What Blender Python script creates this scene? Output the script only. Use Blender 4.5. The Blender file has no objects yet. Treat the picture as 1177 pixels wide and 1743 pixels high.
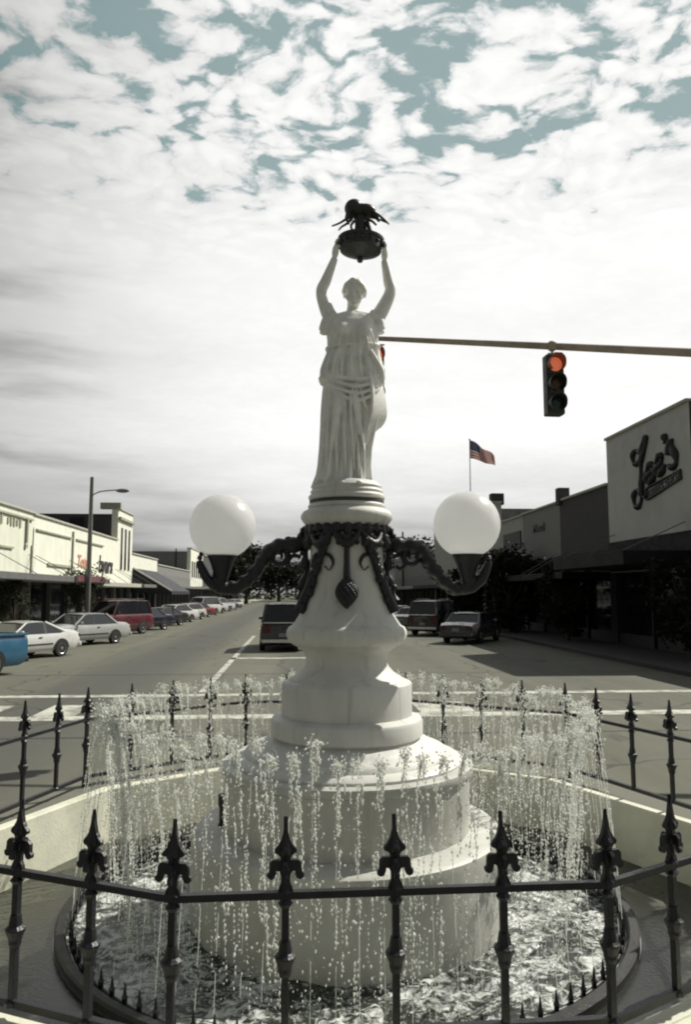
import bpy, bmesh, math, random
from mathutils import Vector, Matrix, noise
R = math.radians; PI = math.pi
sc = bpy.context.scene; COL = sc.collection
random.seed(7)
# ------------------------------------------------------------------ camera
F = 1295.0; PITCH = math.atan((1010-871.5)/F); YAW = R(3.91); DM = 6.38; EYE = 2.3
CAM = Vector((-DM*math.sin(R(4.0)), -DM*math.cos(R(4.0)), EYE))
FW = Vector((math.sin(YAW), math.cos(YAW), 0)); RT = Vector((math.cos(YAW), -math.sin(YAW), 0))
cd = bpy.data.cameras.new('camera'); cam = bpy.data.objects.new('camera', cd); COL.objects.link(cam)
cd.sensor_fit = 'VERTICAL'; cd.sensor_height = 36; cd.lens = F/1743*36; cd.clip_start = .05; cd.clip_end = 4000
cam.location = CAM; cam.rotation_euler = (PI/2+PITCH, 0, -YAW); sc.camera = cam
sc.view_settings.view_transform = 'Standard'; sc.view_settings.look = 'None'
sc.view_settings.exposure = 0.0; sc.view_settings.gamma = 1; sc.cycles.filter_width = 2.1
# ------------------------------------------------------------------ sun + sky
SUN_EL = R(46); SUN_AZ = R(60)                    # azimuth from +Y towards +X
SD = Vector((math.sin(SUN_AZ)*math.cos(SUN_EL), math.cos(SUN_AZ)*math.cos(SUN_EL), math.sin(SUN_EL)))
sl = bpy.data.lights.new('sun', 'SUN'); sl.energy = 5.0; sl.angle = R(.55); sl.color = (1, .965, .86)
so = bpy.data.objects.new('sun', sl); COL.objects.link(so); so.rotation_euler = (-SD).to_track_quat('-Z', 'Y').to_euler()

def NT(t):
    nt = t.node_tree; nt.nodes.clear(); return nt
class G:                                          # tiny node-graph helper
    def __init__(s, nt): s.nt = nt
    def n(s, kind, ins=None, **kw):
        nd = s.nt.nodes.new(kind)
        for k, v in kw.items(): setattr(nd, k, v)
        for k, v in (ins or {}).items():
            if isinstance(v, bpy.types.NodeSocket): s.nt.links.new(v, nd.inputs[k])
            else: nd.inputs[k].default_value = v
        return nd
    def m(s, op, a, b=None, c=None, clamp=False):
        i = {0: a}
        if b is not None: i[1] = b
        if c is not None: i[2] = c
        return s.n('ShaderNodeMath', i, operation=op, use_clamp=clamp).outputs[0]
    def v(s, op, a, b=None):
        i = {0: a}
        if b is not None: i[1] = b
        return s.n('ShaderNodeVectorMath', i, operation=op)
    def noise(s, vec, scale, detail=4, rough=.55, dist=0.):
        return s.n('ShaderNodeTexNoise', {'Vector': vec, 'Scale': scale, 'Detail': detail, 'Roughness': rough, 'Distortion': dist}).outputs[0]
    def ramp(s, x, a, b, lo=0., hi=1.):
        return s.n('ShaderNodeMapRange', {0: x, 1: a, 2: b, 3: lo, 4: hi}, interpolation_type='SMOOTHSTEP').outputs[0]
    def mix(s, f, a, b, blend='MIX'):
        return s.n('ShaderNodeMix', {0: f, 6: a, 7: b}, data_type='RGBA', blend_type=blend).outputs[2]

w = bpy.data.worlds.new('World'); sc.world = w; w.use_nodes = True
g = G(NT(w))
tc = g.n('ShaderNodeTexCoord').outputs['Generated']
sky = g.n('ShaderNodeTexSky', sky_type='NISHITA', sun_disc=False, sun_elevation=SUN_EL, sun_rotation=SUN_AZ, altitude=100, air_density=1.0, dust_density=1.6, ozone_density=1.0).outputs[0]
dirn = g.v('NORMALIZE', tc).outputs[0]
sx = g.n('ShaderNodeSeparateXYZ', {0: dirn}); X_, Y_, Z_ = sx.outputs
zc = g.m('MAXIMUM', Z_, 0.0)
zp = g.m('ADD', zc, .13)
pl = g.n('ShaderNodeCombineXYZ', {0: g.m('DIVIDE', X_, zp), 1: g.m('DIVIDE', Y_, zp), 2: 3.7}).outputs[0]
mp = g.n('ShaderNodeMapping', {'Vector': pl, 'Rotation': (0, 0, R(24)), 'Location': (5.3, 2.1, 0), 'Scale': (1.0, 1.25, 1)}).outputs[0]
wz = g.n('ShaderNodeTexNoise', {'Vector': mp, 'Scale': 4.0, 'Detail': 5.}).outputs[1]
mpw = g.v('ADD', mp, g.n('ShaderNodeVectorMath', {0: wz, 'Scale': .26}, operation='SCALE').outputs[0]).outputs[0]
big = g.noise(mp, 1.5, 2, .5, .2)
mid = g.noise(mpw, 8.6, 8, .60, 0.)
fine = g.noise(mpw, 24., 5, .6, .2)
cell = g.n('ShaderNodeTexVoronoi', {'Vector': mpw, 'Scale': 20., 'Smoothness': .5}, feature='SMOOTH_F1').outputs[0]
puff = g.m('SUBTRACT', 1.0, g.m('MULTIPLY', cell, 1.5))
front = g.v('DOT_PRODUCT', dirn, (FW.x+.22, FW.y, 0)).outputs['Value']
dens = g.m('ADD', g.m('MULTIPLY', big, .22), g.m('ADD', g.m('MULTIPLY', mid, .85), g.m('ADD', g.m('MULTIPLY', fine, .20), g.m('MULTIPLY', puff, .20))))
lowk = g.ramp(Z_, .36, .56, .25, 0.)
lowc = g.ramp(Z_, .26, .46, .25, 0.)                                    # veil closes towards the horizon
cover = g.m('MAXIMUM', g.ramp(g.m('ADD', g.m('ADD', dens, lowk), lowc), .535, .715), .26)
sky2 = g.mix(.82, g.n('ShaderNodeVectorMath', {0: sky, 'Scale': .07}, operation='SCALE').outputs[0], (.15, .315, .31, 1))
shade = g.ramp(g.m('ADD', g.m('MULTIPLY', fine, .35), g.m('ADD', mid, g.m('MULTIPLY', puff, .3))), .58, .98, .72, 1.0)
shade = g.m('ADD', g.m('MULTIPLY', shade, .65), .36)
kk = g.m('MULTIPLY', lowk, 3.4)
shade = g.m('ADD', g.m('MULTIPLY', shade, g.m('SUBTRACT', 1., kk)), g.m('MULTIPLY', kk, g.ramp(big, .3, .7, .88, .99)))
shade = g.m('SUBTRACT', shade, g.m('MULTIPLY', g.m('SUBTRACT', .22, lowk), .25))
side = g.ramp(g.v('DOT_PRODUCT', dirn, (.8, .55, .25)).outputs['Value'], .12, .62, .50, 1.0)
band = g.noise(g.n('ShaderNodeMapping', {'Vector': dirn, 'Scale': (3, 3, 22)}).outputs[0], 1.3, 4, .5)
lowgrey = g.ramp(Z_, .03, .20, .58, 0.)
lum = g.m('MULTIPLY', g.m('MULTIPLY', shade, side), g.m('SUBTRACT', 1.16, g.m('MULTIPLY', lowgrey, g.ramp(band, .35, .65, .8, 1.35))))
lum = g.m('SUBTRACT', lum, g.m('MULTIPLY', g.ramp(side, .5, 1., 1., 0.), g.ramp(band, .45, .75, 0., .32)))
lum = g.m('MAXIMUM', lum, .2)
cc = g.n('ShaderNodeCombineXYZ', {0: lum, 1: lum, 2: g.m('MULTIPLY', lum, .99)}).outputs[0]
tot = g.mix(cover, sky2, cc)
dirf = g.ramp(front, -.25, .75, .46, .91)
over = g.ramp(Z_, .66, .9, 1.0, .6)
tot = g.n('ShaderNodeVectorMath', {0: tot, 'Scale': g.m('MULTIPLY', dirf, over)}, operation='SCALE').outputs[0]
bg = g.n('ShaderNodeBackground', {'Color': tot, 'Strength': 1.0})
g.nt.links.new(bg.outputs[0], g.n('ShaderNodeOutputWorld').inputs[0])

# ------------------------------------------------------------------ helpers
def P(x, y, D):                                   # where a measured direction meets depth D (metres)
    u = D*math.tan(PITCH+math.atan((871.5-y)/F)); lat = (x-588.5)/F*(D*math.cos(PITCH)+u*math.sin(PITCH))
    return CAM+FW*D+RT*lat+Vector((0, 0, u))
def S(X, Y, z=0.): return Vector((CAM.x+X, CAM.y+Y, z))
def Z(y, D=DM): return P(590, y, D).z
def rad(hw, y):                                   # silhouette half width -> radius on the monument's axis
    u = Z(y)-EYE; t = hw/F*(DM*math.cos(PITCH)+u*math.sin(PITCH))/DM
    return DM*math.sin(math.atan(t))
MATS = {}
def mat(name, col, rough=.7, var=.12, scale=6., bump=0., bscale=40., metal=0., spec=.5, stain=None, stains=(.55, .75), sscale=1.5, stretch=(1, 1, 1), coat=0.):
    if name in MATS: return MATS[name]
    m = bpy.data.materials.new(name); m.use_nodes = True; g = G(NT(m)); MATS[name] = m
    o = g.n('ShaderNodeTexCoord').outputs['Object']
    if stretch != (1, 1, 1): os_ = g.n('ShaderNodeMapping', {'Vector': o, 'Scale': stretch}).outputs[0]
    else: os_ = o
    n1 = g.noise(os_, scale, 5, .6)
    c = g.mix(1.0, (*col, 1), g.n('ShaderNodeCombineColor', {0: g.ramp(n1, .3, .7, 1-var, 1+var), 1: g.ramp(n1, .3, .7, 1-var, 1+var), 2: g.ramp(n1, .3, .7, 1-var*.8, 1+var*.8)}).outputs[0], 'MULTIPLY')
    if stain:
        n2 = g.noise(os_, sscale, 6, .65, .4); c = g.mix(g.ramp(n2, stains[0], stains[1], 0, .8), c, (*stain, 1))
    ins = {'Base Color': c, 'Roughness': g.ramp(n1, .3, .7, max(rough-.08, .02), min(rough+.08, 1)), 'Metallic': metal, 'Specular IOR Level': spec, 'Coat Weight': coat}
    if bump:
        n3 = g.noise(o, bscale, 4, .6); ins['Normal'] = g.n('ShaderNodeBump', {'Height': n3, 'Strength': bump, 'Distance': .02}).outputs[0]
    b = g.n('ShaderNodeBsdfPrincipled', ins); g.nt.links.new(b.outputs[0], g.n('ShaderNodeOutputMaterial').inputs[0])
    return m
def emit(name, col, s):
    m = bpy.data.materials.new(name); m.use_nodes = True; g = G(NT(m))
    b = g.n('ShaderNodeBsdfPrincipled', {'Base Color': (*col, 1), 'Emission Color': (*col, 1), 'Emission Strength': s, 'Roughness': .4})
    g.nt.links.new(b.outputs[0], g.n('ShaderNodeOutputMaterial').inputs[0]); return m

def link(name, me, m=None, parent=None, smooth=None):
    o = bpy.data.objects.new(name, me); COL.objects.link(o)
    if m: me.materials.append(m)
    if parent: o.parent = parent
    if smooth is not None: me.shade_smooth(); me.set_sharp_from_angle(angle=R(smooth))
    return o
def tag(o, label=None, cat=None, group=None, kind=None):
    for k, v in (('label', label), ('category', cat), ('group', group), ('kind', kind)):
        if v: o[k] = v
    return o
def thing(name, label, cat, loc=(0, 0, 0), rz=0, group=None):
    o = bpy.data.objects.new(name, None); COL.objects.link(o); o.location = loc; o.rotation_euler = (0, 0, rz); o.empty_display_size = .2
    return tag(o, label, cat, group)
class MB:
    def __init__(s): s.b = bmesh.new()
    def box(s, c, d, rz=0, rot=None, bev=0):
        M = Matrix.Translation(Vector(c))@(rot if rot else Matrix.Rotation(rz, 4, 'Z'))@Matrix.Diagonal((*d, 1))
        r = bmesh.ops.create_cube(s.b, size=1, matrix=M)
        if bev:
            es = list({e for v in r['verts'] for e in v.link_edges}); bmesh.ops.bevel(s.b, geom=es, offset=bev, segments=2, affect='EDGES', profile=.5)
        return s
    def lathe(s, prof, seg=48, c=(0, 0, 0), cap=True, M=None):
        rings = []; M = M or Matrix.Translation(Vector(c))
        for r, z in prof:
            rings.append([s.b.verts.new(M@Vector((r*math.cos(2*PI*i/seg), r*math.sin(2*PI*i/seg), z))) for i in range(seg)])
        for a, b in zip(rings, rings[1:]):
            for i in range(seg): s.b.faces.new((a[i], a[(i+1) % seg], b[(i+1) % seg], b[i]))
        if cap:
            s.b.faces.new(rings[0][::-1]); s.b.faces.new(rings[-1])
        return s
    def tube(s, pts, rad_, seg=10, cap=True, sq=(1, 1)):
        pts = [Vector(p) for p in pts]; n = len(pts); rings = []
        rr = rad_ if hasattr(rad_, '__len__') else [rad_]*n
        up = Vector((0, 0, 1)) if abs((pts[-1]-pts[0]).normalized().z) < .9 else Vector((0, 1, 0))
        for i, p in enumerate(pts):
            t = (pts[min(i+1, n-1)]-pts[max(i-1, 0)]).normalized()
            a = t.cross(up)
            if a.length < 1e-4: a = t.orthogonal()
            a.normalize(); b = a.cross(t).normalized()
            rings.append([s.b.verts.new(p+rr[i]*(math.cos(2*PI*k/seg)*a*sq[0]+math.sin(2*PI*k/seg)*b*sq[1])) for k in range(seg)])
        for a, b in zip(rings, rings[1:]):
            for i in range(seg): s.b.faces.new((a[i], a[(i+1) % seg], b[(i+1) % seg], b[i]))
        if cap: s.b.faces.new(rings[0][::-1]); s.b.faces.new(rings[-1])
        return s
    def prism(s, poly, t, M):                     # polygon in local XZ, thickness along Y
        a = [s.b.verts.new(M@Vector((x, -t/2, z))) for x, z in poly]; b = [s.b.verts.new(M@Vector((x, t/2, z))) for x, z in poly]
        n = len(poly); s.b.faces.new(a); s.b.faces.new(b[::-1])
        for i in range(n): s.b.faces.new((a[i], b[i], b[(i+1) % n], a[(i+1) % n]))
        return s
    def ball(s, c, r, sub=2, sc_=(1, 1, 1), rot=None):
        M = Matrix.Translation(Vector(c))@(rot or Matrix())@Matrix.Diagonal((r*sc_[0], r*sc_[1], r*sc_[2], 1))
        bmesh.ops.create_icosphere(s.b, subdivisions=sub, radius=1, matrix=M); return s
    def quad(s, *p): s.b.faces.new([s.b.verts.new(Vector(q)) for q in p]); return s
    def done(s, name, m, parent=None, smooth=None, mod=None):
        bmesh.ops.recalc_face_normals(s.b, faces=s.b.faces[:]) if mod != 'keep' else None
        me = bpy.data.meshes.new(name); s.b.to_mesh(me); s.b.free(); return link(name, me, m, parent, smooth)
def cat_spline(pts, k=6):                         # Catmull-Rom through tuples
    out = []; n = len(pts)
    for i in range(n-1):
        p0, p1, p2, p3 = [Vector(pts[max(0, min(n-1, j))]) for j in (i-1, i, i+1, i+2)]
        for q in range(k):
            t = q/k; out.append(.5*((2*p1)+(p2-p0)*t+(2*p0-5*p1+4*p2-p3)*t*t+(3*p1-p0-3*p2+p3)*t**3))
    out.append(Vector(pts[-1])); return out
def text(name, s, size, m, parent, M, ext=.02, shear=0., bold=0., sx=1.):
    c = bpy.data.curves.new(name, 'FONT'); c.body = s; c.size = size; c.extrude = ext; c.shear = shear; c.offset = bold; c.align_x = 'CENTER'; c.align_y = 'CENTER'
    t = bpy.data.objects.new('tmp', c); COL.objects.link(t); bpy.context.view_layer.update()
    me = bpy.data.meshes.new_from_object(t.evaluated_get(bpy.context.evaluated_depsgraph_get())); bpy.data.objects.remove(t)
    me.transform(Matrix.Diagonal((sx, 1, 1, 1))); o = link(name, me, m, parent); o.matrix_local = M; return o
def remeshed(ob, voxel, smooth_it=3):
    md = ob.modifiers.new('r', 'REMESH'); md.mode = 'VOXEL'; md.voxel_size = voxel; md.use_smooth_shade = True
    s = ob.modifiers.new('s', 'SMOOTH'); s.iterations = smooth_it; s.factor = .5
    bpy.context.view_layer.update(); dg = bpy.context.evaluated_depsgraph_get()
    me = bpy.data.meshes.new_from_object(ob.evaluated_get(dg)); ob.modifiers.clear(); old = ob.data; ob.data = me
    bpy.data.meshes.remove(old); me.shade_smooth()

# ------------------------------------------------------------------ materials
M_white = mat('weathered_white_paint', (.62, .62, .58), .55, .07, 5, .12, 60, stain=(.46, .46, .39), stains=(.56, .8), sscale=2.2, stretch=(1, 1, .35))
def weather(m):
    g = G(m.node_tree); p = [n for n in m.node_tree.nodes if n.type == 'BSDF_PRINCIPLED'][0]; o = g.n('ShaderNodeTexCoord').outputs['Object']
    src = p.inputs['Base Color'].links[0].from_socket
    dr = g.noise(g.n('ShaderNodeMapping', {'Vector': o, 'Scale': (9, 9, .7)}).outputs[0], 1.4, 5, .6); ch = g.noise(o, 42, 3, .7); sp_ = g.noise(o, 7, 6, .7)
    c = g.mix(g.ramp(dr, .54, .74, 0, .42), src, (.30, .30, .25, 1)); c = g.mix(g.ramp(g.m('ADD', g.m('MULTIPLY', ch, .5), g.m('MULTIPLY', sp_, .6)), .66, .72, 0, .55), c, (.22, .22, .19, 1))
    g.nt.links.new(c, p.inputs['Base Color'])
weather(M_white)
M_stat = mat('statue_marble', (.86, .86, .82), .6, .08, 9, .12, 90, stain=(.66, .66, .58), stains=(.55, .8), sscale=4)
M_black = mat('black_wrought_iron', (.012, .012, .016), .38, .25, 12, .25, 70)
M_bronze = mat('dark_bronze', (.03, .03, .03), .45, .3, 14, .2, 60)
M_conc = mat('pale_painted_concrete', (.66, .66, .54), .85, .08, 3, .2, 45, stain=(.46, .46, .36), stains=(.52, .72), sscale=1.6)
M_floor = mat('dark_concrete_floor', (.085, .088, .066), .6, .2, 2.5, .2, 35, stain=(.05, .052, .045), stains=(.45, .65), sscale=1.2)
def darkring(m):  # floor colour turns darker and smoother in a ring near the basin
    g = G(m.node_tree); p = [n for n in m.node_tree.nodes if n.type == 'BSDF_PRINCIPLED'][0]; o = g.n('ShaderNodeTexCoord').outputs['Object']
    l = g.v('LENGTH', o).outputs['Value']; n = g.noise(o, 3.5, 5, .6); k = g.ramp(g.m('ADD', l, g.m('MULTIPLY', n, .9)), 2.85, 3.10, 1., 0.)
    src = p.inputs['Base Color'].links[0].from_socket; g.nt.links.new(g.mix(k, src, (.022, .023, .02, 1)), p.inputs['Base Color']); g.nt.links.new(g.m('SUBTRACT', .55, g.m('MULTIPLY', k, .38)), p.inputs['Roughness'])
darkring(M_floor)
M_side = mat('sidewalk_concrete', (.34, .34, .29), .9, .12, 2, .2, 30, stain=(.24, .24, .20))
M_glassd = mat('dark_shop_glass', (.010, .010, .016), .10, .1, 3)
M_dark = mat('dark_shop_interior', (.012, .012, .018), .8, .2, 2)
M_pole = mat('galvanised_pole', (.16, .16, .15), .5, .12, 8)
M_mark = mat('worn_road_paint', (.50, .50, .44), .8, .15, 3, .2, 60, stain=(.17, .17, .14), stains=(.46, .60), sscale=2.2)

# ------------------------------------------------------------------ ground, road, markings
def asphalt():
    m = bpy.data.materials.new('worn_asphalt'); m.use_nodes = True; g = G(NT(m))
    o = g.n('ShaderNodeTexCoord').outputs['Object']
    st = g.n('ShaderNodeMapping', {'Vector': o, 'Scale': (1, .045, 1)}).outputs[0]
    n1 = g.noise(st, .55, 4, .55); n2 = g.noise(o, .35, 6, .6); n3 = g.noise(o, 55, 3, .6); n4 = g.noise(o, 4, 6, .7)
    x = g.n('ShaderNodeSeparateXYZ', {0: o}).outputs[0]
    lane = g.m('ADD', g.ramp(g.m('ABSOLUTE', g.m('ADD', x, 5.0)), .5, 2.2, 1, 0), g.ramp(g.m('ABSOLUTE', g.m('SUBTRACT', x, 1.0)), .4, 2.0, .55, 0))
    c = g.mix(g.ramp(n1, .35, .65), (.112, .114, .086, 1), (.160, .160, .124, 1))
    c = g.mix(g.m('MULTIPLY', lane, .75), c, (.070, .071, .068, 1))
    c = g.mix(g.ramp(n2, .48, .68, 0, .4), c, (.10, .10, .085, 1))
    c = g.mix(g.ramp(n4, .55, .75, 0, .3), c, (.22, .22, .17, 1))
    c = g.mix(g.ramp(n3, .3, .7, .0, .22), c, (.06, .06, .05, 1))
    pa = g.n('ShaderNodeTexVoronoi', {'Vector': st, 'Scale': .42}, feature='F1'); pc = g.n('ShaderNodeSeparateXYZ', {0: pa.outputs[1]}).outputs[0]
    c = g.mix(g.m('MULTIPLY', g.m('GREATER_THAN', pc, .72), .35), c, (.085, .086, .078, 1))
    oil = g.noise(g.n('ShaderNodeMapping', {'Vector': o, 'Scale': (1.6, .5, 1)}).outputs[0], 1.1, 5, .65); c = g.mix(g.ramp(oil, .58, .72, 0, .6), c, (.05, .05, .045, 1))
    # tar-sealed cracks
    cr = g.n('ShaderNodeTexVoronoi', {'Vector': g.v('ADD', o, g.n('ShaderNodeVectorMath', {0: g.n('ShaderNodeTexNoise', {'Vector': o, 'Scale': .6}).outputs[1], 'Scale': 2.5}, operation='SCALE').outputs[0]).outputs[0], 'Scale': .13}, feature='DISTANCE_TO_EDGE').outputs[0]
    c = g.mix(g.ramp(cr, .002, .008, .7, 0), c, (.04, .04, .035, 1))
    b = g.n('ShaderNodeBsdfPrincipled', {'Base Color': c, 'Roughness': .86, 'Specular IOR Level': .3, 'Normal': g.n('ShaderNodeBump', {'Height': n3, 'Strength': .35, 'Distance': .01}).outputs[0]})
    g.nt.links.new(b.outputs[0], g.n('ShaderNodeOutputMaterial').inputs[0]); return m
M_as = asphalt()
RH = 3.0                                          # hole for the fountain
def deca(Rr, z, th=-.235, n=10): return [RT*(Rr*math.sin(th+2*PI*k/n))-FW*(Rr*math.cos(th+2*PI*k/n))+Vector((0, 0, z)) for k in range(n)]
FPB = deca(3.135, 0)
for k_, (x_, y_) in {0: (-.745, -2.99), 1: (1.162, -2.83), 2: (2.71, -1.86), 9: (-2.33, -2.37), 8: (-3.14, -.33)}.items(): FPB[k_] = RT*x_+FW*y_
def fpoly(d, z): return [p*((p.length+d)/p.length)+Vector((0, 0, z)) for p in FPB]
bm = MB(); ring = [bm.b.verts.new(p) for p in fpoly(.05, 0)]
outer = [bm.b.verts.new(Vector((p.x*300, p.y*300, 0))) for p in fpoly(.05, 0)]
for i in range(10): bm.b.faces.new((ring[i], ring[(i+1) % 10], outer[(i+1) % 10], outer[i]))
tag(bm.done('road', M_as), kind='structure')
M_side_shade = mat('shaded_sidewalk', (.045, .045, .043), .9, .15, 2, .2, 30)  # sidewalk concrete darkened: shade of the right-hand side put into the colour
for nm, x0, x1, y0, y1, ms in (('sidewalk', -19, -11, 12.5, 700, M_side), ('sidewalk', 11, 19, 18.0, 700, M_side_shade)):
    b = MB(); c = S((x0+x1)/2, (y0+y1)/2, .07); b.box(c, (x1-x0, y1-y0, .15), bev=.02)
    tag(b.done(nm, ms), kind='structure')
def mark(nm, X0, X1, Y0, Y1, z=.004, m=M_mark, skew=0.):
    b = MB(); n = 24; top = []
    for i in range(n+1):
        x = X0+(X1-X0)*i/n; sk = skew*i/n
        top.append((b.b.verts.new(S(x, Y0+sk, z)), b.b.verts.new(S(x, Y1+sk, z))))
    for (a, c), (d, e) in zip(top, top[1:]): b.b.faces.new((a, d, e, c))
    tag(b.done(nm, m), kind='structure')
mark('crosswalk_line', -10.9, 14, 17.6, 18.0)
mark('crosswalk_line', -10.9, 14, 14.45, 14.95)
for a, b_ in ((-6.9, -5.7), (-4.9, -4.1), (2.5, 3.6)): mark('crosswalk_bar', a, b_, 14.96, 16.4)
mark('lane_line', -2.2, -2.02, 18.3, 42)
for k in range(8): mark('lane_line', -2.2, -2.02, 50+k*12, 55+k*12)
mark('stop_line', -2.2, .7, 27.4, 27.95)
M_tar = mat('tar_seal', (.035, .035, .032), .6, .2, 4)
mark('tar_joint', -14, 18, 12.72, 12.80, .004, M_tar)
mark('tar_joint', -10.9, 10.9, 22.3, 22.36, .004, M_tar)
for k in range(3, 14):                            # parking bay ticks, angled
    for sgn in (-1,):
        b = MB(); y = 24+k*6.9; a = S(sgn*8.0, y, .004); d = Vector((sgn*.5, (-.87 if sgn < 0 else .87), 0)); nrm = Vector((-d.y, d.x, 0))*.05
        b.quad(a-nrm, a+nrm, a+d*4+nrm, a+d*4-nrm); tag(b.done('parking_line', M_mark), kind='structure')

# ------------------------------------------------------------------ fountain enclosure
WR = [3.12, 3.12, 3.08, 2.93, 2.76, 2.76, 2.76, 2.76, 3.0, 3.12]
def wpoly(d, z):
    A = deca(1.0, 0); B = fpoly(-.03+d, z); return [B[k] if k in (0, 1, 2, 9) else A[k]*(WR[k]+d)+Vector((0, 0, z)) for k in range(10)]
def ringwall(name, Ro, Ri, z0, z1, m, parent=None, bev=.02):
    b = MB(); L = [[b.b.verts.new(p) for p in fpoly(r-3.135, z)] for r, z in ((Ri, z0), (Ri, z1-bev), (Ri+bev, z1), (Ro-bev, z1), (Ro, z1-bev), (Ro, z0))]
    for a, c in zip(L, L[1:]+L[:1]):
        for i in range(10): b.b.faces.new((a[i], a[(i+1) % 10], c[(i+1) % 10], c[i]))
    return b.done(name, m, parent)
kerb = thing('fountain_kerb', 'ten-sided pale concrete kerb wall under the black fence', 'kerb wall')
b = MB(); L = [[b.b.verts.new(p) for p in wpoly(d, z)] for d, z in ((0, -.3), (0, .36), (.012, .372), (.10, .372), (.11, .36), (.11, -.3))]
for a, c in zip(L, L[1:]+L[:1]):
    for i in range(10): b.b.faces.new((a[i], a[(i+1) % 10], c[(i+1) % 10], c[i]))
b.done('wall', M_conc, kerb)
b = MB(); L = [[b.b.verts.new(p) for p in q] for q in (wpoly(.112, -.3), wpoly(.112, .335), fpoly(.285, .335), fpoly(.285, -.3))]
for a, c in zip(L, L[1:]):
    for i in range(10): b.b.faces.new((a[i], a[(i+1) % 10], c[(i+1) % 10], c[i]))
b.done('footing', mat('olive_grey_concrete', (.15, .15, .12), .9, .12, 3, .2, 40), kerb)
b = MB(); A_, B_ = fpoly(.085, 0), fpoly(.265, 0)
for z0_, z1_ in ((.336, .375),):
    for i in (-2, -1, 0, 1):                # pale coping on the near side only
        q = [A_[i], A_[i+1], B_[i+1], B_[i]]; lo = [b.b.verts.new(p+Vector((0, 0, z0_))) for p in q]; hi = [b.b.verts.new(p+Vector((0, 0, z1_))) for p in q]
        b.b.faces.new(hi); b.b.faces.new(lo[::-1])
        for k in range(4): b.b.faces.new((lo[k], lo[(k+1) % 4], hi[(k+1) % 4], hi[k]))
bmesh.ops.remove_doubles(b.b, verts=b.b.verts[:], dist=.0005); b.done('coping', M_conc, kerb)
ringwall('step', 3.74, 3.43, -.2, .16, mat('grey_step_concrete', (.30, .30, .26), .9, .12, 3, .2, 40), kerb)
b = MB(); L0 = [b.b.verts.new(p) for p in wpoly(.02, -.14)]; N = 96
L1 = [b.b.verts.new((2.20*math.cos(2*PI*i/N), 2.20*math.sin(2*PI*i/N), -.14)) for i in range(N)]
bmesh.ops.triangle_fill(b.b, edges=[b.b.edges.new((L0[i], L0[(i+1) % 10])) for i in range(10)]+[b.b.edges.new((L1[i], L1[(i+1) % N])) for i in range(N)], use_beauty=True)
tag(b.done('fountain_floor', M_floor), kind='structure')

fence = thing('iron_fence', 'black wrought-iron fence with spear finials around the fountain', 'fence')
px = .00263
fin = [(0, 119), (2.2, 108), (4.5, 94), (8, 82), (13, 74), (20, 67), (19, 62), (12, 59), (9, 55), (9, 51), (15, 51), (23, 51), (28, 46), (28.5, 38), (29, 32), (33, 29), (32, 23), (26, 20), (20, 22), (17, 28), (16, 34), (11, 33), (8, 26), (8, 15), (12, 8), (14, 0)]
fin = [(a*px*.93, c*px) for a, c in fin]; poly = fin+[(-a, c) for a, c in fin[::-1] if a > 0]
bf = MB(); bf.prism(poly, .020, Matrix()); bf.prism([(a*.7, c) for a, c in poly if c > .12 or True], .018, Matrix.Rotation(PI/2, 4, 'Z'))
bf.lathe([(.003, .31), (.012, .235), (.030, .170), (.026, .158), (.016, .150), (.016, .12), (.024, .10), (.018, .085), (.018, .02), (.032, 0)][::-1], 8, cap=True)
fo = bf.done('finial', M_black); fin_me = fo.data; bpy.data.objects.remove(fo)
bp = MB(); bp.box((0, 0, .295), (.032, .032, .59), bev=.003)
bp.lathe([(.024, .255), (.03, .275), (.030, .29), (.046, .33), (.047, .338), (.032, .352), (.024, .40)], 10)
bp.lathe([(.034, .003), (.034, .02), (.022, .03)], 8); bp.lathe([(.022, .535), (.034, .552), (.022, .566)], 8)
po = bp.done('picket', M_black); pick_me = po.data; bpy.data.objects.remove(po)
V = fpoly(0, .425)
for k in range(40):
    s, t = divmod(k, 4); a, c = V[s], V[(s+1) % 10]; p = a.lerp(c, t/4); d = (c-a).normalized()
    if t == 0: d = (V[(s+1) % 10]-V[s-1]).normalized()
    q = link('picket', pick_me, None, fence); q.location = p; q.rotation_euler.z = math.atan2(d.y, d.x)+random.uniform(-.02, .02)
    f = link('finial', fin_me, None, q); f.location = (0, 0, .598); f.rotation_euler = (random.uniform(-.015, .015), random.uniform(-.02, .02), 0)
for z0, h, t in ((1.023-.012, .030, .034), (.44, .034, .036)):
    b = MB()
    L = [[b.b.verts.new(p) for p in fpoly(dr, z0+dz)] for dr, dz in ((-t/2, -h/2), (t/2, -h/2), (t/2, h/2), (-t/2, h/2))]
    for a, c in zip(L, L[1:]+L[:1]):
        for i in range(10): b.b.faces.new((a[i], a[(i+1) % 10], c[(i+1) % 10], c[i]))
    b.done('rail', M_black, fence)
for p in V: MB().box((p.x, p.y, .385), (.05, .05, .095)).done('foot', M_black, fence)

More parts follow.
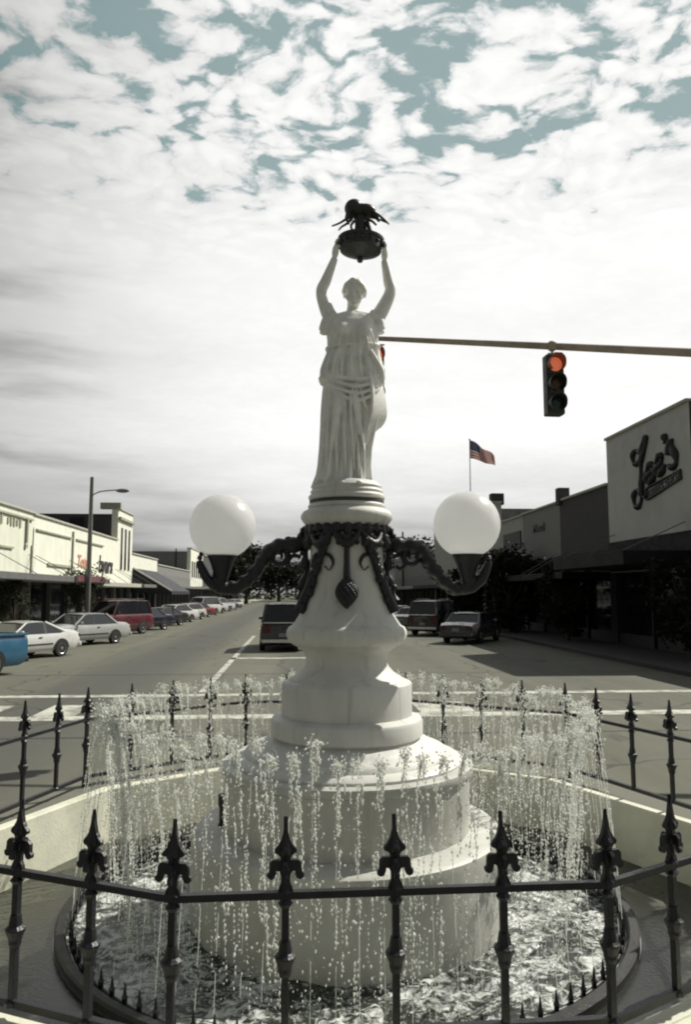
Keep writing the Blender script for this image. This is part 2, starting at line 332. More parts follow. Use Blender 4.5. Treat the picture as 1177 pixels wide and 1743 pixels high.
# basin rim, nozzle ring, water
basin = thing('fountain_basin', 'round dark-rimmed water basin with a ring of small spray nozzles', 'basin')
M_rim = mat('wet_dark_rim', (.016, .016, .015), .55, .25, 6, .2, 40)
MB().lathe([(2.115, -.55), (2.115, -.09), (2.13, -.075), (2.18, -.075), (2.195, -.09), (2.195, -.16)], 128, cap=False).done('rim', M_rim, basin, 40)
b = MB(); b.tube([(2.08*math.cos(2*PI*i/96), 2.08*math.sin(2*PI*i/96), -.115) for i in range(97)], .016, 8, cap=False); b.done('spray_pipe', M_black, basin, 60)
b = MB(); b.lathe([(.016, -.01), (.016, .02), (.020, .03), (.012, .045), (.007, .085), (.004, .11)], 8); no = b.done('nozzle', M_black); nz = no.data; bpy.data.objects.remove(no)
NJ = 96
for k in range(NJ):
    a = 2*PI*(k+.5)/NJ; q = link('nozzle', nz, None, basin); q.location = (2.08*math.cos(a), 2.08*math.sin(a), -.10)

def water_mat():
    m = bpy.data.materials.new('foaming_water'); m.use_nodes = True; g = G(NT(m))
    o = g.n('ShaderNodeTexCoord').outputs['Object']
    wv = g.n('ShaderNodeTexNoise', {'Vector': o, 'Scale': 5.}).outputs[1]; ow = g.v('ADD', o, g.n('ShaderNodeVectorMath', {0: wv, 'Scale': .22}, operation='SCALE').outputs[0]).outputs[0]
    n1 = g.noise(ow, 2.0, 6, .7); n2 = g.noise(ow, 15, 6, .66, .8)
    vo = g.n('ShaderNodeTexVoronoi', {'Vector': ow, 'Scale': 24.}, feature='DISTANCE_TO_EDGE').outputs[0]
    f = g.m('ADD', g.m('MULTIPLY', n1, .9), g.m('MULTIPLY', n2, 1.1))
    k = g.ramp(f, .92, 1.18)
    c = g.mix(k, (.035, .04, .032, 1), (.66, .68, .66, 1))
    b = g.n('ShaderNodeBsdfPrincipled', {'Base Color': c, 'Roughness': g.m('ADD', g.m('MULTIPLY', k, .55), .06), 'IOR': 1.33, 'Normal': g.n('ShaderNodeBump', {'Height': g.m('ADD', n2, k), 'Strength': .22, 'Distance': .02}).outputs[0]})
    g.nt.links.new(b.outputs[0], g.n('ShaderNodeOutputMaterial').inputs[0]); return m
b = MB(); rs = [.9+i*.0152 for i in range(81)]; N = 420; prev = None
for r in rs:
    row = []
    for i in range(N):
        a = 2*PI*i/N; x, y = r*math.cos(a), r*math.sin(a)
        h = .03*noise.noise((x*4, y*4, 1))+.022*abs(noise.noise((x*10, y*10, 4)))+.007*noise.noise((x*34, y*34, 7))
        row.append(b.b.verts.new((x, y, -.19+h)))
    if prev:
        for i in range(N): b.b.faces.new((prev[i], prev[(i+1) % N], row[(i+1) % N], row[i]))
    prev = row
wo = b.done('pool_water', water_mat(), None, 180); tag(wo, kind='structure')

def drop_mat():
    m = bpy.data.materials.new('spray_water'); m.use_nodes = True; g = G(NT(m))
    d = g.n('ShaderNodeBsdfPrincipled', {'Base Color': (.86, .88, .84, 1), 'Roughness': .25, 'Specular IOR Level': .8})
    t = g.n('ShaderNodeBsdfTranslucent', {'Color': (.95, .96, .92, 1)})
    x = g.n('ShaderNodeMixShader', {0: .5, 1: d.outputs[0], 2: t.outputs[0]})
    tr = g.n('ShaderNodeBsdfTransparent')
    y = g.n('ShaderNodeMixShader', {0: .08, 1: x.outputs[0], 2: tr.outputs[0]})
    g.nt.links.new(y.outputs[0], g.n('ShaderNodeOutputMaterial').inputs[0]); return m
M_drop = drop_mat()
def spray():
    vs = []; fs = []; rnd = random.Random(3)
    O = [(1, 0, 0), (-1, 0, 0), (0, 1, 0), (0, -1, 0), (0, 0, 1), (0, 0, -1)]
    T = [(0, 2, 4), (2, 1, 4), (1, 3, 4), (3, 0, 4), (2, 0, 5), (1, 2, 5), (3, 1, 5), (0, 3, 5)]
    def drop(x, y, z, r, el=1.):
        n = len(vs); a = rnd.random()*1.5; ca, sa = math.cos(a)*r, math.sin(a)*r
        for u, v, w_ in O: vs.append((x+u*ca-v*sa, y+u*sa+v*ca, z+w_*r*el))
        for t in T: fs.append((n+t[0], n+t[1], n+t[2]))
    def seg(p, q, r):
        n = len(vs)
        for c in (p, q):
            for k in range(3): vs.append((c[0]+r*math.cos(k*2.094), c[1]+r*math.sin(k*2.094), c[2]))
        for k in range(3): fs.append((n+k, n+(k+1) % 3, n+3+(k+1) % 3, n+3+k))
    for j in range(NJ):
        a = 2*PI*(j+.5)/NJ; ap = 1.40+rnd.uniform(-.06, .05); z0 = .0; r0 = 2.08; ra = 1.92+rnd.uniform(-.03, .03)
        ca, sa = math.cos(a), math.sin(a); H = ap-z0; ja = rnd.uniform(-.012, .012)
        def pos(t):                               # t 0..1 rise, 1..2.08 fall
            z = ap-H*(1-t)**2; r = r0-(r0-ra)*t; return r, z
        prev_ = None
        for k in range(22):
            t = k/21*.86; r, z = pos(t); wob = .006*rnd.gauss(0, 1)*t
            p = (r*ca-(ja+wob)*sa, r*sa+(ja+wob)*ca, z)
            if prev_ and rnd.random() < .90-.65*t: seg(prev_, p, .0021*(1.1-.4*t))
            prev_ = p
        def put(t, sp, rr, el=1.3):
            r, z = pos(t); q = rnd.gauss(0, sp); s_ = rnd.gauss(0, sp)
            drop((r+q)*ca-(s_+ja)*sa, (r+q)*sa+(s_+ja)*ca, z+rnd.gauss(0, sp), rr, el)
        for k in range(60): put(rnd.uniform(.2, .97), .006, rnd.uniform(.0016, .0042), 2.4)
        for k in range(95): put(rnd.gauss(1.0, .13), .022, .0025+.0065*rnd.random()**1.6, 1.2)
        for c_ in range(17):                       # falling water breaks into strings
            tb = rnd.uniform(1.05, 1.95); lat = rnd.gauss(0, .010+.020*(tb-1))
            for k in range(rnd.randint(5, 13)):
                t = tb+k*.013; r, z = pos(t); q = lat+rnd.gauss(0, .003); drop(r*ca-(q+ja)*sa, r*sa+(q+ja)*ca, z, .0026+.0055*rnd.random()**1.5, 2.6)
        for k in range(130):
            t = 1.06+rnd.random()**.8*1.04; put(t, .012+.024*(t-1), (.0018+.0052*rnd.random()**2), 2.0)
        for k in range(8):
            t = rnd.uniform(1.1, 2.0); put(t, .03, rnd.uniform(.007, .0125), 1.05)
        for k in range(7):                        # splash where the water lands
            r = 1.55+rnd.gauss(0, .14); drop(r*ca+rnd.gauss(0, .05), r*sa+rnd.gauss(0, .05), -.17+abs(rnd.gauss(0, .06)), rnd.uniform(.003, .008))
    me = bpy.data.meshes.new('fountain_spray'); me.from_pydata(vs, [], fs); me.update()
    o = link('fountain_spray', me, M_drop, None, 180)
    tag(o, 'ring of sparkling water jets rising and falling around the monument', 'water spray', kind='stuff')
spray()

# ------------------------------------------------------------------ monument pedestal
AX = 590.6
ped = thing('monument_pedestal', 'tall white tiered monument pedestal with round drums and flared bell shaft', 'pedestal')
def part(name, prof, m=M_white, seg=128): return MB().lathe(prof, seg).done(name, m, ped, 38)
def pp(l): return [(rad(h, y), Z(y)) for h, y in l]
M_white_shade = mat('shaded_white_paint', (.50, .50, .46), .5, .08, 5, .12, 60, stain=(.33, .33, .28), stains=(.5, .74), sscale=2.0, stretch=(1, 1, .3))  # stained white, darkened: shade of the two lowest tiers put into the colour
part('base_disc', [(1.24, -.4), (1.235, .40), (1.225, .445), (1.20, .463), (.9, .475)], M_white_shade)
part('lower_drum', [(.985, .40), (.985, .86), (.985, .885), (1.012, .90), (1.02, .925), (1.012, .955), (.985, .965), (.7, .975)], M_white_shade)
part('stepped_dome', [(.93, .94), (.93, .985), (.90, 1.01), (.84, 1.02), (.82, 1.05), (.79, 1.07), (.73, 1.078), (.70, 1.10), (.665, 1.125), (.61, 1.135), (.575, 1.165), (.52, 1.20), (.49, 1.215), (.46, 1.22)])
zb0, zb1 = Z(1262), Z(1212)
part('neck_foot', [(.47, 1.19), (.465, 1.225), (.455, zb0-.02)])
part('belt_moulding', [(.44, zb0-.035), (.50, zb0-.02), (.555, zb0+.03), (.60, zb0+.055), (.622, zb0+.075), (.622, zb1-.055), (.61, zb1-.035), (.54, zb1-.01)])
part('middle_drum', [(.535, zb1-.03), (.535, Z(1163)), (.528, Z(1160)), (.50, Z(1157))])
part('neck', pp([(100, 1159), (97, 1154), (88, 1149), (80, 1143), (72, 1134), (69, 1127), (70, 1118), (73, 1110), (78, 1104), (88, 1098)]))
part('ring_moulding', pp([(80, 1101), (92, 1096), (100, 1089), (103, 1080), (102.5, 1073), (99, 1067), (90, 1062)]))
part('bell_shaft', pp([(93, 1064), (88, 1057), (82, 1048), (76, 1036), (71, 1020), (67, 1004), (64, 988), (62.5, 970), (62, 950), (62, 900)]))
part('cornice', pp([(60, 904), (63, 900), (68, 896), (73, 891), (78, 884), (78, 878), (74, 872), (68, 869), (64, 866)]))
part('statue_base', pp([(62, 869), (66, 865), (66, 862), (64, 860), (62.5, 857), (62.5, 853), (65, 850), (65, 846), (61, 842), (62, 838), (59, 834), (60, 830), (56, 826), (52, 822), (44, 820)]))
part('groove_shade', [(rad(63.5, 858), Z(861)), (rad(63.5, 858), Z(853))], mat('groove_shade_paint', (.05, .05, .05), .7))  # dark band painted in for the deep shade of the recess

# black ornament on the shaft
def surf(az, y, off=.012):                         # point on the bell at azimuth (0 = towards camera)
    prof = [(895, 62), (970, 62.5), (988, 64), (1004, 67), (1020, 71), (1036, 76), (1048, 82), (1060, 92)]
    h = prof[0][1]
    for (ya, ha), (yb, hb) in zip(prof, prof[1:]):
        if ya <= y <= yb: h = ha+(hb-ha)*(y-ya)/(yb-ya)
    if y > 1060: h = 92
    r = rad(h, y)+off; a = R(az); return -FW*r*math.cos(a)+RT*r*math.sin(a)+Vector((0, 0, Z(y)))
orn = MB()
for k in range(24):                               # scalloped crown under the cornice
    a0 = k*15; d = 14 if k % 2 else 24
    orn.tube([surf(a0, 897, .012), surf(a0+2, 897+d*.6, .022), surf(a0+4, 897+d, .01)], [.040, .036, .012], 8)
orn.tube([surf(a, 903, .01) for a in range(0, 361, 8)], .032, 8, cap=False)
for c_ in range(0, 360, 40):                      # swags of the garland
    sw = cat_spline([surf(c_-20, 905, .02), surf(c_-10, 922, .03), surf(c_, 929, .035), surf(c_+10, 922, .03), surf(c_+20, 905, .02)], 5)
    orn.tube(sw, [.018+.020*math.sin(PI*i/20) for i in range(21)], 8)
    for q_ in range(14): orn.ball(surf(c_+random.uniform(-15, 15), 912+random.uniform(0, 18), .035), random.uniform(.014, .026), 1)
for s in (0, 180):
    orn.tube([surf(s, 915, .02), surf(s, 940, .02), surf(s, 962, .022), surf(s, 985, .03)], [.05, .022, .024, .03], 10)
    for t in range(26):                           # pine cone drop
        y = 988+t*1.6; q = math.sin(PI*(t+2)/29)
        for k in range(6):
            an = k*60+t*35; pt = surf(s, y, .055)+Vector((.075*q*math.cos(R(an)), .075*q*math.sin(R(an)), 0)); orn.ball(pt, .022, 1)
    orn.ball(surf(s, 1031, .05), .022, 1)
    orn.ball(surf(s, 1008, .045), .05, 2, (1, 1, 2))
for s0 in (0, 180):
    for sg in (-1, 1):
        pts = [(26, 922), (34, 940), (44, 960), (54, 982), (62, 1004), (68, 1024), (72, 1040)]
        orn.tube(cat_spline([surf(s0+sg*a, y, .025) for a, y in pts], 4), [.017+.0016*i for i in range(25)], 8)
        for q_ in range(34):
            t_ = q_/33; a = 28+44*t_**.8; y = 925+108*t_; orn.ball(surf(s0+sg*(a+random.uniform(-7, 7)*(.4+t_)), y, .030), random.uniform(.020, .042), 1, (1, 1, 1.5))
        c = surf(s0+sg*29, 958, .02); c2 = surf(s0+sg*24, 968, .02)   # inner curls
        orn.tube(cat_spline([surf(s0+sg*40, 945), surf(s0+sg*26, 948), surf(s0+sg*20, 960), surf(s0+sg*26, 972), surf(s0+sg*33, 966)], 5), [.010+.006*math.sin(i*.3) for i in range(21)], 8)
        orn.tube(cat_spline([surf(s0+sg*32, 905), surf(s0+sg*46, 912), surf(s0+sg*54, 926), surf(s0+sg*47, 936), surf(s0+sg*42, 926)], 5), [.012]*21, 8)
orn.done('shaft_ornament', M_black, ped, 60)

# globe lamps on scroll arms
def globe_mat():
    m = bpy.data.materials.new('milk_glass'); m.use_nodes = True; g = G(NT(m))
    n = g.noise(g.n('ShaderNodeTexCoord').outputs['Object'], 5, 3)
    p = g.n('ShaderNodeBsdfPrincipled', {'Base Color': g.mix(g.ramp(n, .3, .7), (.94, .94, .94, 1), (.96, .96, .96, 1)), 'Roughness': .28, 'Coat Weight': .3})
    t = g.n('ShaderNodeBsdfTranslucent', {'Color': (.98, .98, .98, 1)})
    x = g.n('ShaderNodeMixShader', {0: .58, 1: p.outputs[0], 2: t.outputs[0]})
    g.nt.links.new(x.outputs[0], g.n('ShaderNodeOutputMaterial').inputs[0]); return m
M_globe = globe_mat()
def lamp(cx, cy, hw, sgn, side):
    u = P(cx, cy, DM); r = hw/F*6.38*1.0
    t = thing('globe_lamp', 'white round globe lamp on black scrolled arm, %s of the pedestal' % side, 'lamp', group='globe lamps on the pedestal')
    def Q(dx, y, dd=0): return P(AX+sgn*dx, y, DM)+FW*dd
    n = 40; b = MB(); prof = []
    for i in range(n+1):
        a = -PI/2+.42+(PI-.42-.02)*i/n; prof.append((r*math.cos(a), r*math.sin(a)))
    b.lathe(prof, 64, c=u); b.done('globe', M_globe, t, 60)
    d = abs(cx-AX)                                # lateral offset px of the globe
    k = d/205.0
    b = MB()
    b.lathe([(.02, Z(1003)), (.035, Z(998)), (.055, Z(985)), (.075, Z(972)), (.098, Z(958)), (.118, Z(949)), (.128, Z(945)), (.128, Z(941)), (.10, Z(940))], 40, c=(u.x, u.y, 0))
    b.done('holder', M_black, t, 40)
    b = MB()
    path = [(56, 918, .05), (82, 927, .055), (108, 929, .055), (126, 937, .052), (138, 953, .048), (150, 972, .044), (166, 990, .044), (184, 1002, .046), (204, 1000, .040), (216, 984, .03), (213, 968, .02)]
    pts = cat_spline([Q(x*k if x > 60 else x, y) for x, y, _ in path], 5); rr = [path[min(i//5, 10)][2]*(1.16+.16*math.sin(i*1.3)) for i in range(len(pts))]
    b.tube(pts, rr, 12)
    sp = []                                       # inner volute
    for i in range(26):
        a = i*.34; q = .085*(1-i/32); c0 = Q(112*k, 948); sp.append(c0+RT*sgn*q*math.cos(a+1.6)+Vector((0, 0, q*math.sin(a+1.6))))
    b.tube(sp, [.032-.0008*i for i in range(26)], 8)
    lf = cat_spline([Q(240*k, 943), Q(243*k, 955), Q(237*k, 972), Q(228*k, 988), Q(212*k, 1003), Q(196*k, 1006)], 5)
    b.tube(lf, [.010+.038*math.sin(PI*i/25)+.012*i/25 for i in range(26)], 8, sq=(1, .8))
    for i in range(0, 26, 3): b.ball(lf[i]+RT*sgn*.02*math.sin(i), .024, 1)
    for i in range(2, len(pts)-1):                # leaf work along the arm
        for a_ in range(5):
            an = a_*1.26+i*.5; nn = (RT*math.cos(an)*.8+FW*math.sin(an)*.6+Vector((0, 0, math.cos(an)*.8))); b.ball(pts[i]+nn*rr[i]*.72, rr[i]*random.uniform(.28, .48), 1, (1.3, .9, .8))
    for (x, y, q) in ((96, 918, .030), (75, 914, .034), (140, 942, .030), (158, 972, .032), (172, 985, .03), (190, 995, .034), (150, 985, .026), (178, 1006, .028)): b.ball(Q(x*k, y), q, 2, (1.2, .8, .9))
    b.done('scroll_arm', M_black, t, 60)
    b = MB()                                      # back plate clasping the shaft
    b.tube(cat_spline([Q(66, 899), Q(70, 906), Q(68, 925), Q(71, 955), Q(69, 975), Q(76, 1000), Q(82, 1022)], 4), [.030+.012*math.sin(i*1.1) for i in range(25)], 10)
    for x, y in ((74, 903), (78, 912), (84, 920), (74, 940), (73, 965), (80, 1000)): b.ball(Q(x, y), .035, 1)
    b.tube(cat_spline([Q(78, 948), Q(92, 946), Q(100, 958), Q(92, 968), Q(84, 962)], 5), .018, 8)
    b.done('back_plate', M_black, t, 60)
lamp(379, 896, 56, -1, 'left'); lamp(795, 893, 57, 1, 'right')

# ------------------------------------------------------------------ statue
stt = thing('statue', 'white statue of robed woman raising both arms overhead on the pedestal', 'statue')
def SP(x, y, dd=0.): return P(x, y, DM+dd)
sil = [(533, 589, 613, .05), (538, 578, 624, .075), (543, 566, 636, .09), (550, 557, 644, .11), (562, 556, 646, .125), (578, 558, 645, .13), (592, 558, 645, .125), (604, 556, 646, .125), (616, 551, 649, .14), (630, 546, 653, .155), (643, 545, 654, .16), (652, 547, 651, .165), (657, 550, 648, .15), (672, 549, 648, .15), (700, 548, 644, .155), (730, 547, 638, .16), (765, 545, 631, .165), (795, 542, 629, .175), (810, 539, 630, .19), (822, 534, 632, .20), (830, 531, 634, .20)]
def sil_at(y):
    for a, b_ in zip(sil, sil[1:]):
        if a[0] <= y <= b_[0]:
            t = (y-a[0])/(b_[0]-a[0]); return [a[i]+(b_[i]-a[i])*t for i in (1, 2, 3)]
    return sil[-1][1:] if y > 800 else sil[0][1:]
b = MB(); NR, NA = 150, 220; rows = []
for i in range(NR):
    y = 533+(830-533)*i/(NR-1); xl, xr, dp = sil_at(y); c = SP((xl+xr)/2, y); hw = ((SP(xr, y)-SP(xl, y)).length)/2
    low = max(0, min(1, (y-655)/60)); row = []
    for k in range(NA):
        a = 2*PI*k/NA; X = math.cos(a); Yd = math.sin(a)          # Yd>0 away from camera
        f = 0
        wv = 1.2*noise.noise((X*1.5, Yd*1.5, y*.010))
        f += low*(.052*math.cos(11*a+wv*2+y*.004)+.036*math.cos(19*a+wv*3)+.018*math.cos(29*a-y*.012))
        if 592 < y <= 655: f += .036*math.cos(13*a+wv*2+y*.01)+.026*math.cos(23*a+y*.02)
        if y <= 600: f += .020*math.cos(9*a+y*.05+wv)+.018*math.sin(y*.16+a*4)*max(0, -Yd)
        # folds that swing from the left hip to the right foot, knee pushing forward
        if y > 600: f += .03*math.exp(-((X-(-.55+(y-600)*.004))/.10)**2)*(-min(0, Yd))-.035*math.exp(-((X-(-.30+(y-600)*.003))/.09)**2)*(-min(0, Yd))
        knee = .05*math.exp(-((y-715)/45)**2)*math.exp(-((X+.35)/.35)**2)*(-min(0, Yd))
        bust = .045*math.exp(-((y-568)/12)**2)*(math.exp(-((X+.42)/.25)**2)+math.exp(-((X-.42)/.25)**2))*max(0, -Yd)
        ex = .85; px_ = math.copysign(abs(X)**ex, X); py_ = math.copysign(abs(Yd)**ex, Yd)
        f *= 1.7; f -= .05*low*abs(math.cos(5.5*a+wv))**.5-.02*low
        row.append(b.b.verts.new(c+RT*hw*px_*(1+f*.6)+FW*(dp*py_*(1+f*1.5)-(knee+bust))))
    rows.append(row)
for r1, r2 in zip(rows, rows[1:]):
    for k in range(NA): b.b.faces.new((r1[k], r1[(k+1) % NA], r2[(k+1) % NA], r2[k]))
b.b.faces.new(rows[0]); b.b.faces.new(rows[-1][::-1])
b.done('gown', M_stat, stt, 180)
# overfold hem, neckline roll, sash and side drape
b = MB()
def hoop(y0, tilt, r, k=1.02, wave=0.):
    pts = []
    for i in range(73):
        a = 2*PI*i/72; y = y0+tilt*math.cos(a)+wave*math.sin(9*a)+wave*.6*math.sin(17*a); xl, xr, dp = sil_at(y); c = SP((xl+xr)/2, y); hw = ((SP(xr, y)-SP(xl, y)).length)/2
        X, Yd = math.cos(a), math.sin(a)
        pts.append(c+RT*hw*k*math.copysign(abs(X)**.85, X)+FW*dp*k*math.copysign(abs(Yd)**.85, Yd))
    return pts
b.tube(hoop(593, -2, .01), .014, 8, cap=False); b.tube(hoop(652, 5, .01, 1.0, 1.6), .016, 8, cap=False); b.tube(hoop(655, 5, .01, .985, 1.6), .016, 8, cap=False)
b.done('sash', M_stat, stt, 180)
b = MB()
for j in range(9):                                # mantle hanging from the right hip
    q = j/8; x0 = 634+q*16; pts = [SP(x0-10+q*4, 622, -.13+.16*q), SP(x0-2, 650, -.15+.16*q), SP(x0+4*q, 680, -.14+.15*q), SP(x0-2+q*8, 705+q*3, -.13+.15*q), SP(x0-8+q*6, 725+6*(1-q), -.12+.14*q), SP(624+q*13, 764-q*32, -.10+.12*q)]
    n_ = len(cat_spline(pts, 5)); b.tube(cat_spline(pts, 5), [(.013+.009*math.sin(PI*i/(n_-1)))*(.35 if i > n_-3 else 1) for i in range(n_)], 8, sq=(.8, 1.2))
for j in range(4):                                # mantle swathed across the lap
    pts = [SP(548+j*2, 628+j*7, -.04), SP(575, 640+j*10, -.165-.0*j), SP(610, 645+j*12, -.175), SP(640, 640+j*9, -.12), SP(650, 634+j*5, -.02)]
    b.tube(cat_spline(pts, 6), .016, 8)
b.tube(cat_spline([SP(630, 596, -.12), SP(640, 612, -.12), SP(650, 632, -.09), SP(651, 652, -.06)], 6), .022, 8)
for x0, x1, yb in ((586, 578, 590), (592, 590, 592), (600, 603, 593), (608, 615, 592), (616, 627, 590), (580, 566, 588), (624, 638, 588)):
    b.tube(cat_spline([SP(x0, 545, -.085), SP((x0*.6+x1*.4), 560, -.128), SP(x1*.8+x0*.2, 575, -.142), SP(x1, yb, -.128)], 5), .010, 6)
for x0, x1, y0, y1, dd in ((562, 556, 602, 645, -.11), (572, 566, 600, 648, -.145), (584, 582, 600, 650, -.16), (598, 600, 600, 650, -.165), (612, 618, 600, 650, -.155), (622, 634, 600, 648, -.13), (634, 646, 602, 646, -.09),
                           (600, 612, 655, 740, -.175), (606, 620, 655, 765, -.165), (596, 604, 665, 800, -.185), (612, 626, 655, 700, -.150), (585, 590, 700, 815, -.185), (572, 576, 720, 815, -.175), (610, 612, 745, 815, -.17), (560, 557, 690, 812, -.14), (620, 621, 740, 815, -.13)):
    b.tube(cat_spline([SP(x0, y0, dd), SP((x0+x1)/2-1, (y0+y1)/2, dd-.012), SP(x1, y1, dd)], 8), [.007+.008*math.sin(PI*i/16) for i in range(17)], 6)
md = b.done('mantle', M_stat, stt, 180); remeshed(md, .007, 2)
# bare body: neck, head, arms, hands, feet
b = MB()
hx, hy = 604, 499; hc = SP(hx, hy, -.01)
Mh = Matrix.Translation(hc)@Matrix(((RT.x, -FW.x, 0, 0), (RT.y, -FW.y, 0, 0), (0, 0, 1, 0), (0, 0, 0, 1)))@Matrix.Rotation(R(-8), 4, 'X')@Matrix.Rotation(R(6), 4, 'Z')
# local head: x right, y towards camera, z up
def HB(x, y, z, r, s=(1, 1, 1), sub=3):
    bmesh.ops.create_icosphere(b.b, subdivisions=sub, radius=1, matrix=Mh@Matrix.Translation((x, y, z))@Matrix.Diagonal((r*s[0], r*s[1], r*s[2], 1)))
HB(0, -.005, .022, .098, (.92, 1.08, 1.02)); HB(0, .030, -.045, .070, (.92, 1.0, 1.15)); HB(0, .068, -.102, .026, (1.1, 1, .8))
HB(0, .106, -.022, .013, (.9, 1.1, 2.4)); HB(0, .118, -.046, .014, (1.0, 1, .8)); HB(0, .083, .016, .042, (1.45, .5, .35))
HB(-.036, .088, -.010, .016, (1.3, .6, .8)); HB(.036, .088, -.010, .016, (1.3, .6, .8)); HB(0, .098, -.073, .016, (1.4, .7, .42)); HB(0, .094, -.085, .014, (1.3, .7, .5))
HB(-.045, .06, -.05, .03); HB(.045, .06, -.05, .03)
for s in (-1, 1): HB(s*.090, -.005, -.018, .022, (.45, .8, 1.3))
nk = [SP(603, 506, .02), SP(602, 522, .02), SP(601, 534, .02), SP(600, 546, .02)]
b.tube(nk, [.058, .054, .060, .095], 20)
def arm(sh, el, wr, hn, sgn):
    pts = cat_spline([sh, sh.lerp(el, .5)+RT*sgn*.012, el, el.lerp(wr, .35), wr], 6); n = len(pts)
    base = [.070, .060, .050, .046, .029]
    rr = [base[min(i//6, 3)]+(base[min(i//6+1, 4)]-base[min(i//6, 3)])*(1 if i == n-1 else (i % 6)/6) for i in range(n)]
    b.tube(pts, rr, 18)
    # palm under the rim, four fingers curled up the outside, thumb over the front
    up = (hn-wr).normalized(); ins = -RT*sgn
    palm = wr.lerp(hn, .45); rot = Matrix((( -ins.x, -FW.x, up.x, 0), (-ins.y, -FW.y, up.y, 0), (-ins.z, -FW.z, up.z, 0), (0, 0, 0, 1)))
    b.ball(palm, .050, 3, (.60, .95, 1.4), rot)
    for i in range(4):
        dd = (-.036+.024*i); L = (.062, .074, .070, .055)[i]
        p0 = palm+up*.030+FW*dd; p1 = p0+up*L*.55-ins*.006; p2 = p1+up*L*.42+ins*.012; p3 = p2+up*L*.22+ins*.026
        b.tube([p0, p1, p2, p3], [.0125, .0115, .0105, .008], 8)
    p0 = palm-FW*.034-up*.01; b.tube([p0, p0-FW*.014+up*.03+ins*.018, p0-FW*.006+up*.056+ins*.034], [.015, .013, .009], 8)
arm(SP(566, 548, .01), SP(548, 496, .0), SP(570, 440, -.01), SP(573, 414, -.02), -1)
arm(SP(640, 545, .01), SP(665, 496, .0), SP(655, 444, -.01), SP(656, 419, -.02), 1)
b.tube([SP(560, 549, .0), SP(602, 543, .02), SP(645, 547, .0)], [.058, .085, .058], 16)
for x in (583, 612):
    MB().ball(SP(x, 823, -.20), .05, 3, (.8, 1.9, .55), Matrix.Rotation(-YAW, 4, 'Z')).done('foot', M_stat, stt, 180)
bd = b.done('body', M_stat, stt, 180); remeshed(bd, .0062, 3)
b = MB()                                          # hair: waved cap and low knot
Mi = Mh
bmesh.ops.create_icosphere(b.b, subdivisions=4, radius=1, matrix=Mi@Matrix.Translation((0, -.018, .032))@Matrix.Diagonal((.104, .112, .100, 1)))
for v in b.b.verts:
    l = Mi.inverted()@v.co
    k = 1+.035*math.sin(l.x*95+l.z*30)+.025*math.sin(l.z*110+l.y*40)
    l = Vector((l.x*k, l.y*k, l.z*k)); 
    if l.y > .045 and l.z < .075: l.y = .045
    v.co = Mi@l
for s in (-1, 1):
    b.tube([Mi@Vector(p) for p in ((0, .078, .092), (s*.035, .082, .078), (s*.070, .060, .048), (s*.090, .025, .012), (s*.084, -.03, -.02))], [.017, .020, .022, .022, .018], 10)
b.ball(Mi@Vector((0, -.118, .0)), .045, 3)
hr = b.done('hair', M_stat, stt, 180); remeshed(hr, .0062, 2)
# sleeves
b = MB()
b.tube(cat_spline([SP(575, 538, .0), SP(562, 547, .0), SP(556, 560, .0), SP(556, 568, 0)], 4), [.065, .07, .074, .075, .072, .07, .068, .066, .066, .064, .06, .056, .05], 16)
sv = b.done('sleeve', M_stat, stt, 180); remeshed(sv, .008, 2); b = MB()
b.tube(cat_spline([SP(628, 538, .0), SP(641, 546, .0), SP(645, 558, .0), SP(645, 568, 0)], 4), [.065, .068, .07, .07, .066, .064, .062, .06, .058, .056, .052, .05, .045], 16)
sv = b.done('sleeve', M_stat, stt, 180); remeshed(sv, .008, 2)

# bronze bowl with insect, held up in the hands
tro = thing('trophy_bowl', 'dark bronze bowl with stem and beetle-like insect held overhead by the statue', 'trophy')
c0 = P(615, 410, DM); tilt = Matrix.Translation(c0)@Matrix.Rotation(R(3.0), 4, FW)
k = 6.73/F
b = MB(); b.lathe([(r*k, z*k) for r, z in ((0, -39), (3, -38), (5, -36), (5, -32), (4, -29), (8, -28), (33, -19), (35, -18), (35.5, -14), (36, -4), (39, -2), (39.5, 2), (35, 2), (30, -3), (0, -5))], 40, M=tilt, cap=False)
for i in range(16):
    a = i*PI/8; b.ball(tilt@Vector((37*k*math.cos(a), 37*k*math.sin(a), -9*k)), .017, 1)
b.done('bowl', M_bronze, tro, 45)
b = MB(); b.lathe([(r*k, z*k) for r, z in ((24, -4), (20, 3), (14, 7), (10, 13), (8, 22), (8, 30), (10, 40), (8, 45))], 20, M=tilt@Matrix.Translation((-4*k, 0, 0)))
b.tube([tilt@Vector((12*k, 0, 5*k)), tilt@Vector((14*k, 0, 20*k)), tilt@Vector((8*k, 0, 36*k))], .02, 8)
b.tube([tilt@Vector((8*k, 0, 2*k)), tilt@Vector((7*k, 0, 20*k)), tilt@Vector((2*k, 0, 38*k))], .012, 8); b.done('stem', M_bronze, tro, 60)
def W(x, y, dd=0): return P(x, y, DM+dd)
b = MB()
b.ball(W(603, 355), 16.5*k, 3, (1.0, 1.15, .90)); b.ball(W(622, 360), 16*k, 3, (1.2, 1.1, .72)); b.ball(W(611, 363), 13*k, 3, (1.3, 1.1, .72)); b.ball(W(636, 365), 8*k, 2)
b.tube([W(636, 366), W(642, 370), W(646, 376, -.03)], [.03, .022, .016], 8); b.tube([W(594, 360, -.05), W(590, 372, -.10), W(594, 382, -.13)], [.028, .018, .012], 8)
o = b.done('insect', M_bronze, tro, 60); remeshed(o, .009, 2)
b = MB()
